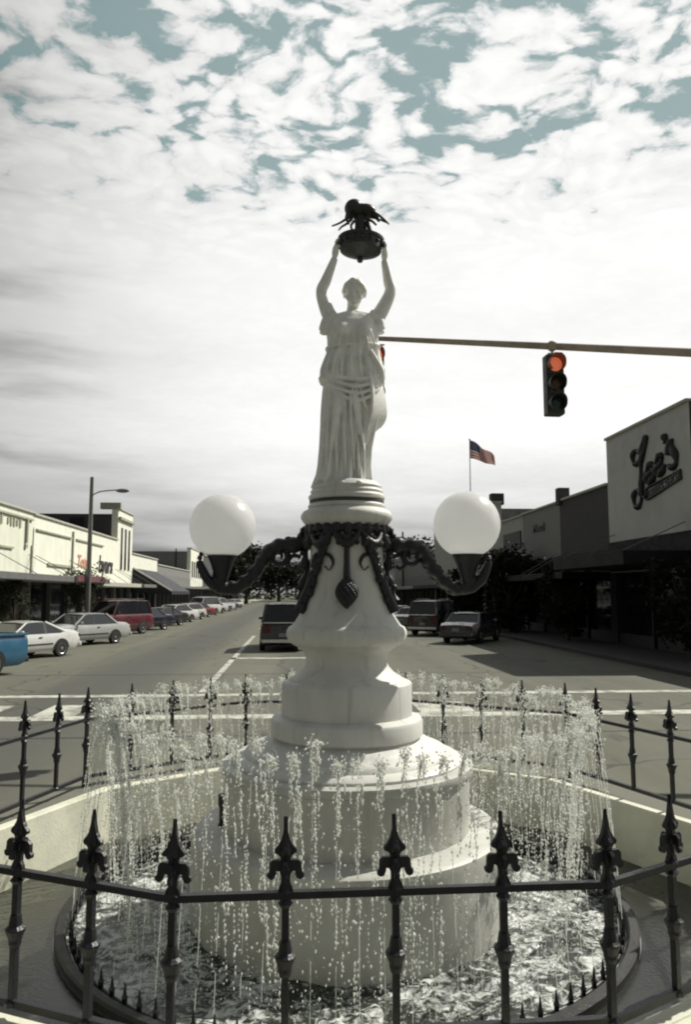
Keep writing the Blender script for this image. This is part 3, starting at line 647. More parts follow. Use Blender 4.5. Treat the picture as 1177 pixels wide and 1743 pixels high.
for pts in ([(600, 368, -.03), (588, 374, -.07), (578, 380, -.1), (565, 385, -.1)], [(600, 372, .05), (590, 381, .09), (582, 386, .12), (577, 392, .12)], [(606, 374, -.08), (598, 384, -.12), (602, 396, -.14)],
            [(634, 360, -.05), (645, 366, -.08), (655, 374, -.1), (663, 382, -.1)], [(630, 368, .06), (644, 372, .1), (655, 377, .12), (662, 380, .12)], [(622, 372, -.08), (633, 376, -.12), (641, 383, -.13)]):
    b.tube(cat_spline([W(*p) for p in pts], 4), [.014-.0006*i for i in range((len(pts)-1)*4+1)], 7)
b.done('legs', M_bronze, tro, 60)

# small black pipe on the ledge
b = MB(); p = P(378, 1397, 6.25); b.tube([(p.x, p.y, .46), (p.x, p.y, .70)], .024, 12); b.lathe([(.032, .46), (.032, .49)], 12, c=(p.x, p.y, 0)); b.lathe([(.03, .62), (.034, .64), (.034, .71), (.02, .72)], 12, c=(p.x, p.y, 0))
o = b.done('ledge_pipe', M_black, None, 40); tag(o, 'short black pipe standing on the ledge left of the white drum', 'pipe')

# ------------------------------------------------------------------ traffic signals on mast arm
mast = thing('signal_mast', 'long tapered grey mast arm crossing the sky behind the statue', 'mast arm', S(12.4, 13.4, 0))
TIP = P(640, 576, 13.2); RTP = P(1177, 600, 12.6); dv = (RTP-TIP); kx = (12.4+CAM.x-TIP.x)/dv.x; END = TIP+dv*kx
Mt = Matrix.Translation(-Vector(mast.location)); M_arm = mat('weathered_brown_arm', (.40, .33, .28), .55, .2, 3, stain=(.30, .31, .24))
b = MB(); n = 12; b.tube([Mt@TIP.lerp(END, i/n) for i in range(n+1)], [.042+(.115-.042)*i/n for i in range(n+1)], 14); b.done('arm', M_arm, mast, 60)
E0 = Mt@END; b = MB(); b.tube([(E0.x, E0.y, .15), (E0.x, E0.y, E0.z+.3)], [.15, .10], 20); b.lathe([(.26, .0), (.26, .18), (.16, .22)], 20, c=(E0.x, E0.y, 0)); b.done('pole', M_pole, mast, 40)
M_sig = mat('dark_signal_housing', (.035, .037, .035), .5, .2, 6); M_redl = emit('red_lens', (.62, .15, .07), .62)
M_offy = mat('unlit_amber_lens', (.06, .04, .015), .3); M_offg = mat('unlit_green_lens', (.015, .04, .035), .3)
def signal(cx, ytop, D, label, rz):
    top = P(cx, ytop, D); q = (cx-640)/(1177-640.); arm_y = 576+24*q; a = P(cx, arm_y, D)
    t = thing('traffic_signal', label, 'traffic signal', (top.x, top.y, top.z-1.06), rz, 'red traffic signals on the mast arm')
    b = MB(); b.box((0, 0, .53), (.30, .20, 1.06), bev=.02)
    for i in range(3): b.box((0, -.105, .18+.345*i), (.31, .02, .33), bev=.008)
    b.done('housing', M_sig, t)
    for i, (nm, m) in enumerate((('green_lens', M_offg), ('amber_lens', M_offy), ('red_lens', M_redl))):
        z = .19+.345*i; Mx = Matrix.Translation((0, -.115, z))@Matrix.Rotation(R(90), 4, 'X')
        MB().lathe([(.125, 0), (.11, .02), (.06, .035), (.005, .04)], 28, M=Mx).done(nm, m, t, 60)
        b = MB(); N_ = 22; L = []
        for j in range(N_+1):                     # tunnel visor, open below
            a_ = R(-50)+R(280)*j/N_; d = .28 if True else .2
            c_, s_ = math.cos(a_), math.sin(a_); dd = .20*(.65+.35*max(0, s_))
            L.append([b.b.verts.new((.145*c_, -.112, z+.145*s_)), b.b.verts.new((.150*c_, -.112-dd, z+.150*s_)), b.b.verts.new((.138*c_, -.112-dd, z+.138*s_)), b.b.verts.new((.133*c_, -.112, z+.133*s_))])
        for r1, r2 in zip(L, L[1:]):
            for j in range(4): b.b.faces.new((r1[j], r1[(j+1) % 4], r2[(j+1) % 4], r2[j]))
        b.done('visor', M_sig if i < 2 else mat('visor_red_glow', (.30, .09, .06), .5, .1), t, 40)
    hgt = a.z-top.z; b = MB(); b.tube([(0, 0, 1.05), (0, 0, 1.06+hgt-.02)], .022, 10); b.box((0, 0, 1.08), (.16, .08, .05)); b.box((.11, 0, 1.12), (.14, .03, .02)); b.lathe([(.05, 1.06+hgt-.08), (.075, 1.06+hgt-.05), (.075, 1.06+hgt+.06), (.05, 1.06+hgt+.085)], 14)
    b.done('hanger', M_arm, t, 40)
signal(941, 606, 12.85, 'dark hanging traffic signal showing red, nearer the white sign building', R(3))
signal(638, 592, 13.2, 'traffic signal showing red, mostly hidden behind the statue waist', R(3))

# ------------------------------------------------------------------ cars
M_tyre = mat('tyre_rubber', (.02, .02, .02), .85, .2, 8); M_hub = mat('wheel_metal', (.42, .42, .42), .35, .1, 8, metal=.8)
M_cg = mat('car_window', (.012, .014, .018), .06, .1, 2, spec=.7); M_chr = mat('chrome_trim', (.6, .6, .6), .2, .05, 5, metal=1.)
M_tail = mat('tail_lamp_red', (.09, .008, .008), .3); M_head = mat('headlamp_glass', (.55, .55, .52), .2); M_blackpl = mat('black_plastic', (.02, .02, .022), .6)
def car(kind, X, Y, rz, col, label, group, cname='parked_car', cat='car', rough=.28, metal=.0):
    """X, Y = ground point of the rear axle nearest the camera side; local +x is the nose"""
    pm = mat('car_paint_%d_%d_%d' % tuple(int(c*99) for c in col), col, rough, .05, 2, metal=metal, coat=.6)
    sp = {'sedan': dict(L=4.6, W=1.75, H=1.40, nose=.72, hood=.88, belt=.93, deck=.98, wb=2.65, ro=1.02, g=(1.02, .35, -.85, -1.45)),
          'coupe': dict(L=4.4, W=1.72, H=1.30, nose=.66, hood=.82, belt=.88, deck=.98, wb=2.5, ro=.95, g=(.85, .20, -.62, -1.55)),
          'hatch': dict(L=4.0, W=1.68, H=1.40, nose=.72, hood=.9, belt=.93, deck=1.0, wb=2.45, ro=.72, g=(.9, .3, -1.15, -1.62)),
          'suv': dict(L=4.7, W=1.85, H=1.90, nose=.95, hood=1.08, belt=1.16, deck=1.16, wb=2.75, ro=.95, g=(.95, .45, -2.05, -2.25)),
          'pickup': dict(L=5.2, W=1.90, H=1.72, nose=.92, hood=1.05, belt=1.12, deck=1.10, wb=3.1, ro=1.15, g=(1.05, .55, -.55, -.72))}[kind]
    L, Wd, H, wb, ro = sp['L'], sp['W'], sp['H'], sp['wb'], sp['ro']
    xr = -L/2+ro; hw = Wd/2; g0, g1, g2, g3 = sp['g']
    t = thing(cname, label, cat, S(X, Y, 0), rz, group)
    off = Vector((-xr, 0, 0))                     # rear axle at the local origin
    # lower body
    xs = [-L/2, -L/2+.05, -L/2+.25, xr, g3, g2, 0, g0, L/2-.75, L/2-.3, L/2-.06, L/2]; xs.sort()
    b = MB(); rows = []
    def top(x):
        if x <= g3 and kind == 'pickup': return sp['deck']
        if x <= g3: return sp['deck']-(.10 if x < -L/2+.08 else 0)-(.03 if x < -L/2+.3 else 0)
        if x <= g0: return sp['belt']+.03*(x-g3)/(g0-g3)*0
        q = (x-g0)/(L/2-g0); return sp['hood']+(sp['nose']-sp['hood'])*q**2.2-(.12 if x > L/2-.05 else 0)
    for x in xs:
        e = 1-(.10 if kind not in ('pickup', 'suv') else .03)*max(0, (abs(x)-L/2+.7)/.7)**2; zt = top(x); zb = .24+.10*max(0, (abs(x)-L/2+.3)/.3)
        h = hw*e; row = [(-h*.90, zb), (-h*.97, zb+.10), (-h, zb+.28), (-h*.985, zt-.16), (-h*.93, zt-.03), (-h*.80, zt), (0, zt+.025), (h*.80, zt), (h*.93, zt-.03), (h*.985, zt-.16), (h, zb+.28), (h*.97, zb+.10), (h*.90, zb)]
        rows.append([b.b.verts.new(off+Vector((x, y_, z_))) for y_, z_ in row])
    for r1, r2 in zip(rows, rows[1:]):
        for k in range(12): b.b.faces.new((r1[k], r1[k+1], r2[k+1], r2[k]))
        b.b.faces.new((r1[12], r1[0], r2[0], r2[12]))
    b.b.faces.new(rows[0]); b.b.faces.new(rows[-1][::-1]); b.done('body', pm, t, 35)
    # glasshouse: dark window block, painted roof and pillars standing proud of it
    zt = sp['belt']-.02; wi = hw*.90; wr = hw*.74; rt = H
    def gh(x, z, y): return off+Vector((x, y, z))
    b = MB(); lo = [gh(g3, zt, -wi), gh(g0, zt, -wi), gh(g0, zt, wi), gh(g3, zt, wi)]; hi = [gh(g2, rt-.03, -wr), gh(g1, rt-.03, -wr), gh(g1, rt-.03, wr), gh(g2, rt-.03, wr)]
    lv = [b.b.verts.new(p) for p in lo]; hv = [b.b.verts.new(p) for p in hi]
    for i in range(4): b.b.faces.new((lv[i], lv[(i+1) % 4], hv[(i+1) % 4], hv[i]))
    b.b.faces.new(hv); b.b.faces.new(lv[::-1]); b.done('window', M_cg, t)
    b = MB(); ro_ = [(g2-.06, rt-.055), (g2+.08, rt-.01), ((g1+g2)/2, rt+.01), (g1-.08, rt-.01), (g1+.06, rt-.055)]
    rows = [[b.b.verts.new(gh(x, z+dz, y_)) for y_, dz in ((-wr-.03, -.035), (-wr+.03, 0), (-wr*.5, .018), (0, .024), (wr*.5, .018), (wr-.03, 0), (wr+.03, -.035))] for x, z in ro_]
    for r1, r2 in zip(rows, rows[1:]):
        for k in range(6): b.b.faces.new((r1[k], r1[k+1], r2[k+1], r2[k]))
    r = bmesh.ops.solidify(b.b, geom=b.b.faces[:], thickness=.03)
    for s in (-1, 1):
        for (xa, xb, wd) in ((g3, g2, .045), (g0, g1, .032)): b.tube([gh(xa, zt, s*wi), gh(xb, rt-.03, s*(wr+.005))], [wd+.01, wd], 6)
        pil = [(-.05, .035)] if kind not in ('suv', 'hatch') else [(-.05, .035), (-1.05, .05)]
        if kind == 'pickup': pil = []
        if kind == 'coupe': pil = [(-.55, .05)]
        for xm, wd in pil: b.tube([gh(xm-.03, zt, s*wi), gh(xm, rt-.03, s*(wr+.005))], wd, 4)
    b.done('roof', pm, t, 40)
    if kind == 'pickup':
        b = MB()
        for s in (-1, 1): b.box(off+Vector(((-L/2+g3)/2, s*(hw-.06), 1.13)), (g3+L/2-.05, .10, .07), bev=.01)
        b.box(off+Vector((-L/2+.05, 0, 1.13)), (.08, Wd-.12, .07), bev=.01); b.done('bed_rail', pm, t)
        MB().box(off+Vector(((-L/2+g3)/2, 0, 1.128)), (g3+L/2-.20, Wd-.30, .01)).done('bed', M_blackpl, t)
    # wheels
    wrd = .36 if kind in ('suv', 'pickup') else .305
    for xw in (xr, xr+wb):
        for s in (-1, 1):
            o = off+Vector((xw, s*(hw-.085), wrd)); Mx = Matrix.Rotation(R(90)*s, 4, 'X')
            wl = MB().lathe([(wrd*.60, -.10), (wrd*.93, -.10), (wrd, -.07), (wrd, .07), (wrd*.93, .10), (wrd*.60, .10)], 28, M=Matrix.Translation(o)@Mx).done('wheel', M_tyre, t, 40)
            b = MB(); b.lathe([(wrd*.66, -.095), (wrd*.64, -.112), (wrd*.5, -.085), (wrd*.2, -.10), (.01, -.115)], 24, M=Matrix.Translation(o)@Mx); b.done('rim', M_hub, wl, 40)
            b = MB(); q = wrd+.055; n = 16; oo = off+Vector((xw, s*(hw+.002), wrd)); inn = [b.b.verts.new(oo+Vector((0, 0, 0)))]
            ringv = [b.b.verts.new(oo+Vector((q*math.cos(PI*i/n), 0, q*math.sin(PI*i/n)-.0))) for i in range(n+1)]
            for i in range(n): b.b.faces.new((inn[0], ringv[i], ringv[i+1]))
            ex_ = bmesh.ops.extrude_face_region(b.b, geom=b.b.faces[:]); bmesh.ops.translate(b.b, vec=(0, -s*.12, 0), verts=[v for v in ex_['geom'] if isinstance(v, bmesh.types.BMVert)])
            b.done('wheel_arch', M_blackpl, t)
    for s in (-1, 1):
        MB().box(off+Vector((L/2-.05, s*hw*.66, sp['nose']-.14)), (.10, hw*.42, .13), bev=.02).done('headlight', M_head, t)
        MB().box(off+Vector((-L/2+.03, s*hw*.72, sp['deck']-.26)), (.08, hw*.36, .17 if kind != 'suv' else .30), bev=.02).done('tail_light', M_tail, t)
        b = MB(); b.box(off+Vector((g0-.22, s*(hw+.07), zt+.09)), (.10, .16, .12), bev=.03); b.done('mirror', pm, t)
        b = MB(); b.box(off+Vector((-.28, s*(hw-.002), zt-.12)), (.15, .03, .035), bev=.008)
        b.box(off+Vector(((xr*2+wb)/2, s*(hw-.003), .50)), (wb-.8, .022, .05), bev=.008); b.done('side_trim', M_blackpl, t)
    bc = M_chr if kind == 'suv' else M_blackpl if kind == 'pickup' else pm
    for x in (-L/2-.03, L/2+.0): MB().box(off+Vector((x, 0, .42)), (.14, Wd*.92, .17), bev=.04).done('bumper', bc, t)
    MB().box(off+Vector((-L/2-.02 if kind != 'pickup' else -L/2-.01, 0, .66)), (.04, .34, .15)).done('licence_plate', mat('plate_white', (.25, .25, .24), .5), t)
    MB().box(off+Vector((L/2-.02, 0, sp['nose']-.17)), (.06, hw*.9, .11)).done('grille', M_blackpl, t)
    if kind == 'suv':                             # rear glass frame seen from behind
        b = MB(); b.box(off+Vector((-L/2-.005, 0, sp['belt']-.02)), (.03, Wd*.84, .045)); b.done('rear_trim', M_chr, t)
        b = MB()
        for s in (-1, 1): b.tube([off+Vector((g2+.3, s*.62, rt+.07)), off+Vector((g1-.3, s*.62, rt+.07))], .02, 6)
        b.done('roof_rack', M_blackpl, t)
    return t
GL = 'cars parked along the left kerb'; GR = 'cars parked in the shade along the right kerb'
hl = R(238)
lefts = [('pickup', 22.4, -9.05, (.04, .13, .22), 'blue pickup truck at the left edge of the street', 'pickup truck'),
         ('coupe', 29.3, -9.2, (.68, .68, .66), 'white two-door coupe parked beside the blue pickup', 'car'),
         ('sedan', 36.6, -8.9, (.42, .43, .42), 'silver sedan parked just beyond the white coupe', 'car'),
         ('suv', 45.2, -9.4, (.11, .025, .032), 'red utility vehicle parked beyond the silver sedan', 'utility vehicle'),
         ('sedan', 50.0, -8.9, (.018, .02, .035), 'dark navy sedan beyond the red utility vehicle', 'car'),
         ('coupe', 56.5, -8.8, (.03, .03, .035), 'low black coupe next after the navy sedan', 'car'),
         ('sedan', 63, -8.9, (.62, .62, .60), 'white sedan beyond the black coupe', 'car'),
         ('hatch', 69.5, -8.8, (.55, .55, .5), 'cream hatchback beyond the white sedan', 'car'),
         ('sedan', 76, -8.9, (.22, .04, .04), 'small dark red sedan among the far white cars', 'car'),
         ('suv', 83, -9.0, (.60, .60, .56), 'white van-like vehicle beyond the far red sedan', 'van'),
         ('sedan', 91, -8.9, (.5, .5, .48), 'pale grey sedan far down the left kerb', 'car'),
         ('pickup', 100, -8.9, (.55, .56, .55), 'pale pickup truck far down the left kerb', 'pickup truck'),
         ('sedan', 110, -8.9, (.05, .05, .06), 'black sedan farthest but one on the left kerb', 'car'),
         ('hatch', 122, -8.9, (.62, .62, .6), 'white hatchback, farthest car on the left kerb', 'car')]
for kd, Y, X, c, lb, ct in lefts: car(kd, X, Y, hl+R(random.uniform(-3, 3)), c, lb, GL, {'pickup truck': 'pickup_truck', 'van': 'parked_van', 'utility vehicle': 'utility_vehicle'}.get(ct, 'parked_car'), ct)
rights = [('sedan', 35.3, 7.9, (.045, .045, .048), 'dark grey sedan nearest in the shade on the right', 'car'),
          ('suv', 42.0, 7.5, (.02, .02, .025), 'black utility vehicle beyond the nearest dark sedan on the right', 'utility vehicle'),
          ('sedan', 48.5, 7.3, (.12, .12, .12), 'grey sedan beyond the black utility vehicle on the right', 'car'),
          ('hatch', 55, 7.3, (.22, .23, .22), 'small grey hatchback fourth along the right-hand row', 'car'),
          ('sedan', 63, 7.3, (.03, .03, .03), 'dark sedan fifth along the right kerb', 'car'),
          ('sedan', 72, 7.3, (.4, .4, .4), 'light grey sedan, farthest car on the right kerb', 'car')]
for kd, Y, X, c, lb, ct in rights: car(kd, X, Y, R(58+random.uniform(-3, 3)), c, lb, GR, 'parked_car' if ct == 'car' else 'utility_vehicle', ct)
car('suv', -.40, 31.5, R(90.5), (.035, .035, .04), 'dark boxy van driving away down the street behind the pedestal', None, 'dark_van', 'van')

# ------------------------------------------------------------------ street lamp left, flag
t = thing('street_lamp', 'tall street lamp with single arm rising from the left kerb', 'street lamp', S(-11.4, 43.4, .14))
tp = P(166, 816, 43.4); h = tp.z-.14
b = MB(); b.tube([(0, 0, 0), (0, 0, h*.5), (0, 0, h)], [.15, .13, .10], 14); b.lathe([(.22, 0), (.22, .25), (.14, .4)], 14); b.done('pole', M_pole, t, 50)
ah = h-.85; b = MB(); b.tube(cat_spline([(0, 0, ah-.2), (.5, -.05, ah+.02), (1.2, -.1, ah+.10), (1.5, -.12, ah+.10)], 5), .035, 8); b.done('arm', M_pole, t, 60)
b = MB(); b.ball((1.75, -.13, ah+.07), .32, 3, (1.2, .55, .38)); b.done('lamp_head', M_pole, t, 60)

fl = thing('flag', 'striped red and white flag with dark blue corner on thin white pole', 'flag', S(14.45, 62, 0))
Mf = Matrix.Translation(-Vector(fl.location)); ft = P(800, 748, 62); fb = P(801, 845, 62)
b = MB(); b.tube([(Mf@ft).xyz, Vector(((Mf@ft).x, (Mf@ft).y, 7.0))], [.035, .06], 8); b.ball((Mf@ft).xyz, .08, 2); b.done('pole', mat('white_pole', (.5, .5, .5), .5), fl, 60)
def flag_mat():
    m = bpy.data.materials.new('flag_cloth'); m.use_nodes = True; g = G(NT(m))
    uv = g.n('ShaderNodeTexCoord').outputs['UV']; s = g.n('ShaderNodeSeparateXYZ', {0: uv}); U, V_ = s.outputs[0], s.outputs[1]
    st = g.m('GREATER_THAN', g.m('FRACT', g.m('MULTIPLY', g.m('SUBTRACT', 1., V_), 6.5)), .5)
    c = g.mix(st, (.30, .04, .04, 1), (.42, .40, .38, 1)); can = g.m('MULTIPLY', g.m('LESS_THAN', U, .40), g.m('GREATER_THAN', V_, .462))
    star = g.n('ShaderNodeTexVoronoi', {'Vector': g.n('ShaderNodeMapping', {'Vector': uv, 'Scale': (1.9, 1, 1)}).outputs[0], 'Scale': 14., 'Randomness': 0.}).outputs[0]
    cb = g.mix(g.m('LESS_THAN', star, .22), (.015, .02, .06, 1), (.3, .3, .3, 1)); c = g.mix(can, c, cb)
    p = g.n('ShaderNodeBsdfPrincipled', {'Base Color': c, 'Roughness': .9}); t_ = g.n('ShaderNodeBsdfTranslucent', {'Color': c})
    x = g.n('ShaderNodeMixShader', {0: .35, 1: p.outputs[0], 2: t_.outputs[0]}); g.nt.links.new(x.outputs[0], g.n('ShaderNodeOutputMaterial').inputs[0]); return m
me = bpy.data.meshes.new('cloth'); vs = []; uvs = []; fs = []; nu, nv = 26, 14; o0 = (Mf@ft)
for i in range(nu+1):
    for j in range(nv+1):
        u, v = i/nu, j/nv
        hh = 1.55*(1-.45*u); z = -.05-(1-v)*hh-1.30*u**1.1+.05*math.sin(u*9); x = .03+2.05*u; y = .16*math.sin(u*11+v*2)*u**.5
        vs.append((o0.x+x, o0.y+y, o0.z+z)); uvs.append((u, v))
for i in range(nu):
    for j in range(nv): a = i*(nv+1)+j; fs.append((a, a+nv+1, a+nv+2, a+1))
me.from_pydata(vs, [], fs); ul = me.uv_layers.new(name='uv')
for lp in me.loops: ul.data[lp.index].uv = uvs[lp.vertex_index]
link('cloth', me, flag_mat(), fl, 180)

# ------------------------------------------------------------------ buildings
def building(name, label, side, Y0, Y1, h, m, depth=14, par=.35, canopy=None, cm=None, X=14., shop=True, sidem=None, glass_h=3.0, fr=None):
    """side -1 left row (facade looks right), +1 right row (facade looks left)"""
    t = thing(name, label, 'building', S(side*X, (Y0+Y1)/2, .0), 0); W_ = Y1-Y0; s = side
    b = MB(); zb = glass_h if shop else 0.
    b.box((s*(.25), 0, (h+zb)/2), (.5, W_, h-zb)); b.done('wall', m, t)
    MB().box((s*(depth/2+.5), 0, h/2-.2), (depth, W_-.006, h-.4)).done('side_wall', sidem or m, t)
    b = MB(); b.box((s*.22, 0, h+.06), (.66, W_-.012, .12), bev=.02); b.done('coping', mat('coping_stone', (.42, .42, .36), .85, .1, 3), t)
    if shop:
        b = MB(); n = max(2, int(W_/2.6))
        MB().box((s*.36, 0, zb/2+.05), (.06, W_-.2, zb-.1)).done('shop_window', M_glassd, t)
        for i in range(n+1): b.box((s*.20, -W_/2+.16+(W_-.32)*i/n, zb/2+.02), (.24, .30 if i in (0, n) else .08, zb-.02))
        for i in range(n): b.box((s*.24, -W_/2+W_*(i+.5)/n, .35), (.14, W_/n-.32, .5))
        b.done('shopfront', fr or mat('shopfront_frame', (.10, .10, .10), .5, .1, 4), t)
    if canopy:
        zc_, pr, th = canopy; b = MB(); b.box((-s*pr/2, 0, zc_), (pr, W_-.05, th), bev=.02); b.done('canopy', cm or M_pole, t)
        b = MB()
        for i in range(max(2, int(W_/3))): yy = -W_/2+.6+(W_-1.2)*i/max(1, int(W_/3)-1); MB().tube([(-s*(pr-.2), yy, zc_+th/2), (-s*.02, yy, zc_+1.3)], .02, 6).done('canopy_rod', M_pole, t)
    return t
def face(side, x, y, z):                          # matrix for text on a facade (local frame of a building)
    rz = PI/2 if side < 0 else -PI/2
    return Matrix.Translation((x, y, z))@Matrix.Rotation(rz, 4, 'Z')@Matrix.Rotation(PI/2, 4, 'X')
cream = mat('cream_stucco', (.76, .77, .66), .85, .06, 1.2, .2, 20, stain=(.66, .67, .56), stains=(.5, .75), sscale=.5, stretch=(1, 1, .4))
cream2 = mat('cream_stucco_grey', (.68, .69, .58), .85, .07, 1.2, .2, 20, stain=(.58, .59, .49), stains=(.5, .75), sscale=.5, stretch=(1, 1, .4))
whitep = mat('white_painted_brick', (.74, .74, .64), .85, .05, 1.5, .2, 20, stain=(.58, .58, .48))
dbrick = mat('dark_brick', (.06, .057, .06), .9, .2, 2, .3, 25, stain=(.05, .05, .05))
gbrick = mat('grey_brick', (.19, .19, .185), .9, .15, 2, .3, 25)
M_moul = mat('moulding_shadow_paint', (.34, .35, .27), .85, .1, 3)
M_redt = mat('faded_red_sign', (.52, .25, .18), .7, .15, 3); M_blk = mat('black_sign_paint', (.02, .02, .025), .6, .2, 4)
b1 = building('store_building', 'cream storefront building with relief blocks under its cornice, nearest on the left', -1, 31, 41.8, 6.55, cream2, canopy=(3.05, 2.3, .30), cm=mat('grey_canopy', (.12, .12, .12), .6, .15, 3), sidem=dbrick)
b = MB()
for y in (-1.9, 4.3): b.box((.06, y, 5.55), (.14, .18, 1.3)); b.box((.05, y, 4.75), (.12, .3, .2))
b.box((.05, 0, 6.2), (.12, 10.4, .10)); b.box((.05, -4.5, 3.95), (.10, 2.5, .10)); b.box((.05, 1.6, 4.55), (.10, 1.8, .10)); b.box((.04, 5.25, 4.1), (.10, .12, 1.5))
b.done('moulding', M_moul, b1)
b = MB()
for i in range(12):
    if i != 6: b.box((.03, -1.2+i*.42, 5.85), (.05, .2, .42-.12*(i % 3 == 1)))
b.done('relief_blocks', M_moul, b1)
b2 = building('store_building', 'cream stucco storefront with red stripe on its canopy, second on the left', -1, 41.8, 49.3, 6.5, cream, canopy=(3.05, 2.4, .30), cm=mat('grey_canopy', (.12, .12, .12)), sidem=dbrick)
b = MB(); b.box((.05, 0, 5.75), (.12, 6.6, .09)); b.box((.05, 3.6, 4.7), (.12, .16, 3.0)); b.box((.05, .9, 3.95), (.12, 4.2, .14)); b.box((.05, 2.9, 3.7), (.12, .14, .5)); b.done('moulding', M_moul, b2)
b = MB(); b.box((2.42, -.6, 3.12), (.03, 6.0, .34)); b.done('red_stripe', mat('red_canopy_band', (.13, .045, .055), .6, .15, 3), b2)
b3 = building('store_building', 'bright white-cream store with red and black lettering, third on the left', -1, 49.3, 61.5, 6.5, whitep, canopy=(2.9, 2.0, .28), cm=mat('pale_canopy', (.4, .4, .34), .7, .1, 3), sidem=dbrick)
text('red_lettering', 'Tots', 1.15, M_redt, b3, face(-1, .012, -3.9, 4.35), .03, .2, .03, 1.1)
text('black_lettering', 'byars', 1.7, M_blk, b3, face(-1, .012, 2.5, 4.35), .03, .15, .05, 1.15)
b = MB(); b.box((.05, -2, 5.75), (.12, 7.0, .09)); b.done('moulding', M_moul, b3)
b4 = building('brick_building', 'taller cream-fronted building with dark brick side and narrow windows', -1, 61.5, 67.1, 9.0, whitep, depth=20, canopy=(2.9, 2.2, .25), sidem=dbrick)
for i in range(3): MB().box((.03, -1.4+1.4*i, 5.9), (.08, .45, 3.4)).done('window', M_glassd, b4)
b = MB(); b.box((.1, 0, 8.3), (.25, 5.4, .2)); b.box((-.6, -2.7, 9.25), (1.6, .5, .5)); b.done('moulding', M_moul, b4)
for i in range(3): MB().box((-3.2-4.2*i, -2.815, 7.7), (1.1, .04, 1.2)).done('side_window', M_dark, b4)
b5 = building('store_building', 'low white-fronted store with dark sloping awning on the left', -1, 67.1, 79.5, 5.7, whitep, sidem=gbrick)
b = MB(); b.prism([(0, 4.5), (3.4, 2.5), (3.4, 2.2), (0, 2.4)], 11.5, Matrix.Translation((.02, 0, 0))); b.done('awning', mat('navy_awning', (.010, .011, .018), .7, .15, 3), b5)
b = MB(); b.tube([(.05, -5.77, 4.52), (3.42, -5.77, 2.52)], .07, 6); b.done('awning_trim', mat('white_trim', (.6, .6, .55), .6), b5)
b = building('store_building', 'low dim storefront between the awning store and the white-fronted block', -1, 79.5, 105, 5.2, gbrick, canopy=(3., 2., .25), sidem=gbrick)
b6 = building('corner_block', 'grey-sided two-storey block with white front and row of windows', -1, 105, 119, 8.4, whitep, depth=20, canopy=(3.1, 2., .25), sidem=mat('grey_render', (.17, .17, .17), .85, .12, 1.5, .1, 10))
for i in range(6): MB().box((.03, -5.5+2.2*i, 5.6), (.08, .9, 2.2)).done('window', M_glassd, b6)
MB().box((-4.4, -7.02, 5.2), (1.6, .06, 2.2)).done('side_window', M_dark, b6)
MB().box((-2.0, -7.02, 4.9), (.15, .06, 7)).done('drain_pipe', M_dark, b6)
building('far_building', 'dark flat-roofed block beyond the white-fronted corner block', -1, 119, 150, 8.2, dbrick, canopy=(3., 2., .25))
building('far_building', 'low far building at the left end of the street', -1, 150, 190, 6.5, gbrick)
# right row
M_canb = mat('black_canopy', (.005, .005, .006), .8, .2, 3)
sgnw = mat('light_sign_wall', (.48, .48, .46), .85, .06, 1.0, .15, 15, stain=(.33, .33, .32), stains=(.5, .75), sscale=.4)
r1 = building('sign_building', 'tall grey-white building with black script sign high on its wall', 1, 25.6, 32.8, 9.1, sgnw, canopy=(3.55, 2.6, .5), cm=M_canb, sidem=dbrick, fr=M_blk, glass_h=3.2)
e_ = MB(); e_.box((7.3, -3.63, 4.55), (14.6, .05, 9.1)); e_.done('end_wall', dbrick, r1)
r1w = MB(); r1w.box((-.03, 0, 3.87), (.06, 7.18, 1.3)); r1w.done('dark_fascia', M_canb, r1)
def script():
    t = MB(); k = 1.0
    def st(pts, w): 
        sp_ = cat_spline([(0, p[0], p[1]) for p in pts], 6); t.tube([Vector((-.05, -p.y, p.z)) for p in sp_], [w*(1+.35*math.sin(i*.5)) for i in range(len(sp_))], 8, sq=(1, 1))
    # script capital with looped head and tail (y runs right in the picture)
    st([(-.30, 1.62), (-.52, 1.80), (-.80, 1.92), (-1.02, 1.66), (-.94, 1.32), (-.66, 1.25), (-.42, 1.55), (-.24, 2.0), (-.14, 2.36), (-.02, 2.30), (-.06, 1.95), (-.34, 1.45), (-.46, .9), (-.44, .2), (-.50, -.5), (-.74, -.86), (-1.02, -.70), (-1.04, -.30), (-.84, -.02), (-.56, -.12), (-.38, -.42), (-.10, -.50)], .105)
    for x, y in ((.10, .42), (.76, .66)):
        st([(x-.18, y-.02), (x+.12, y+.16), (x+.22, y+.46), (x+.04, y+.56), (x-.16, y+.26), (x-.16, y-.12), (x+.02, y-.34), (x+.26, y-.14), (x+.40, y+.10)], .125)
    st([(1.18, 2.10), (1.26, 1.86), (1.22, 1.66)], .11)
    st([(1.40, 1.10), (1.62, 1.72), (1.66, 1.40), (1.86, .95), (1.84, .62), (1.58, .50), (1.42, .66)], .12)
    for pts in (((-.10, -.62), (2.1, -.10)), ((-.10, -.08), (2.1, .30)), ((2.02, .30), (2.12, -.10)), ((-.14, -.10), (-.14, -.62))):
        st([pts[0], ((pts[0][0]+pts[1][0])/2, (pts[0][1]+pts[1][1])/2), pts[1]], .05)
    return t
sg = script().done('script_sign', M_blk, r1, 60); sg.location = (0, -.35, 6.50); sg.scale = (1, 1.22, .84)
text('sign_letters', 'DRESS SHOP', .42, mat('sign_letter_grey', (.06, .06, .06), .6), r1, face(1, -.03, -1.58, 6.36)@Matrix.Rotation(R(9), 4, 'Z'), .03, 0, .01, 1.1)
building('store_building', 'low dark store on the near right corner, casting its shadow over the street', 1, 18.5, 25.5, 5.0, dbrick)
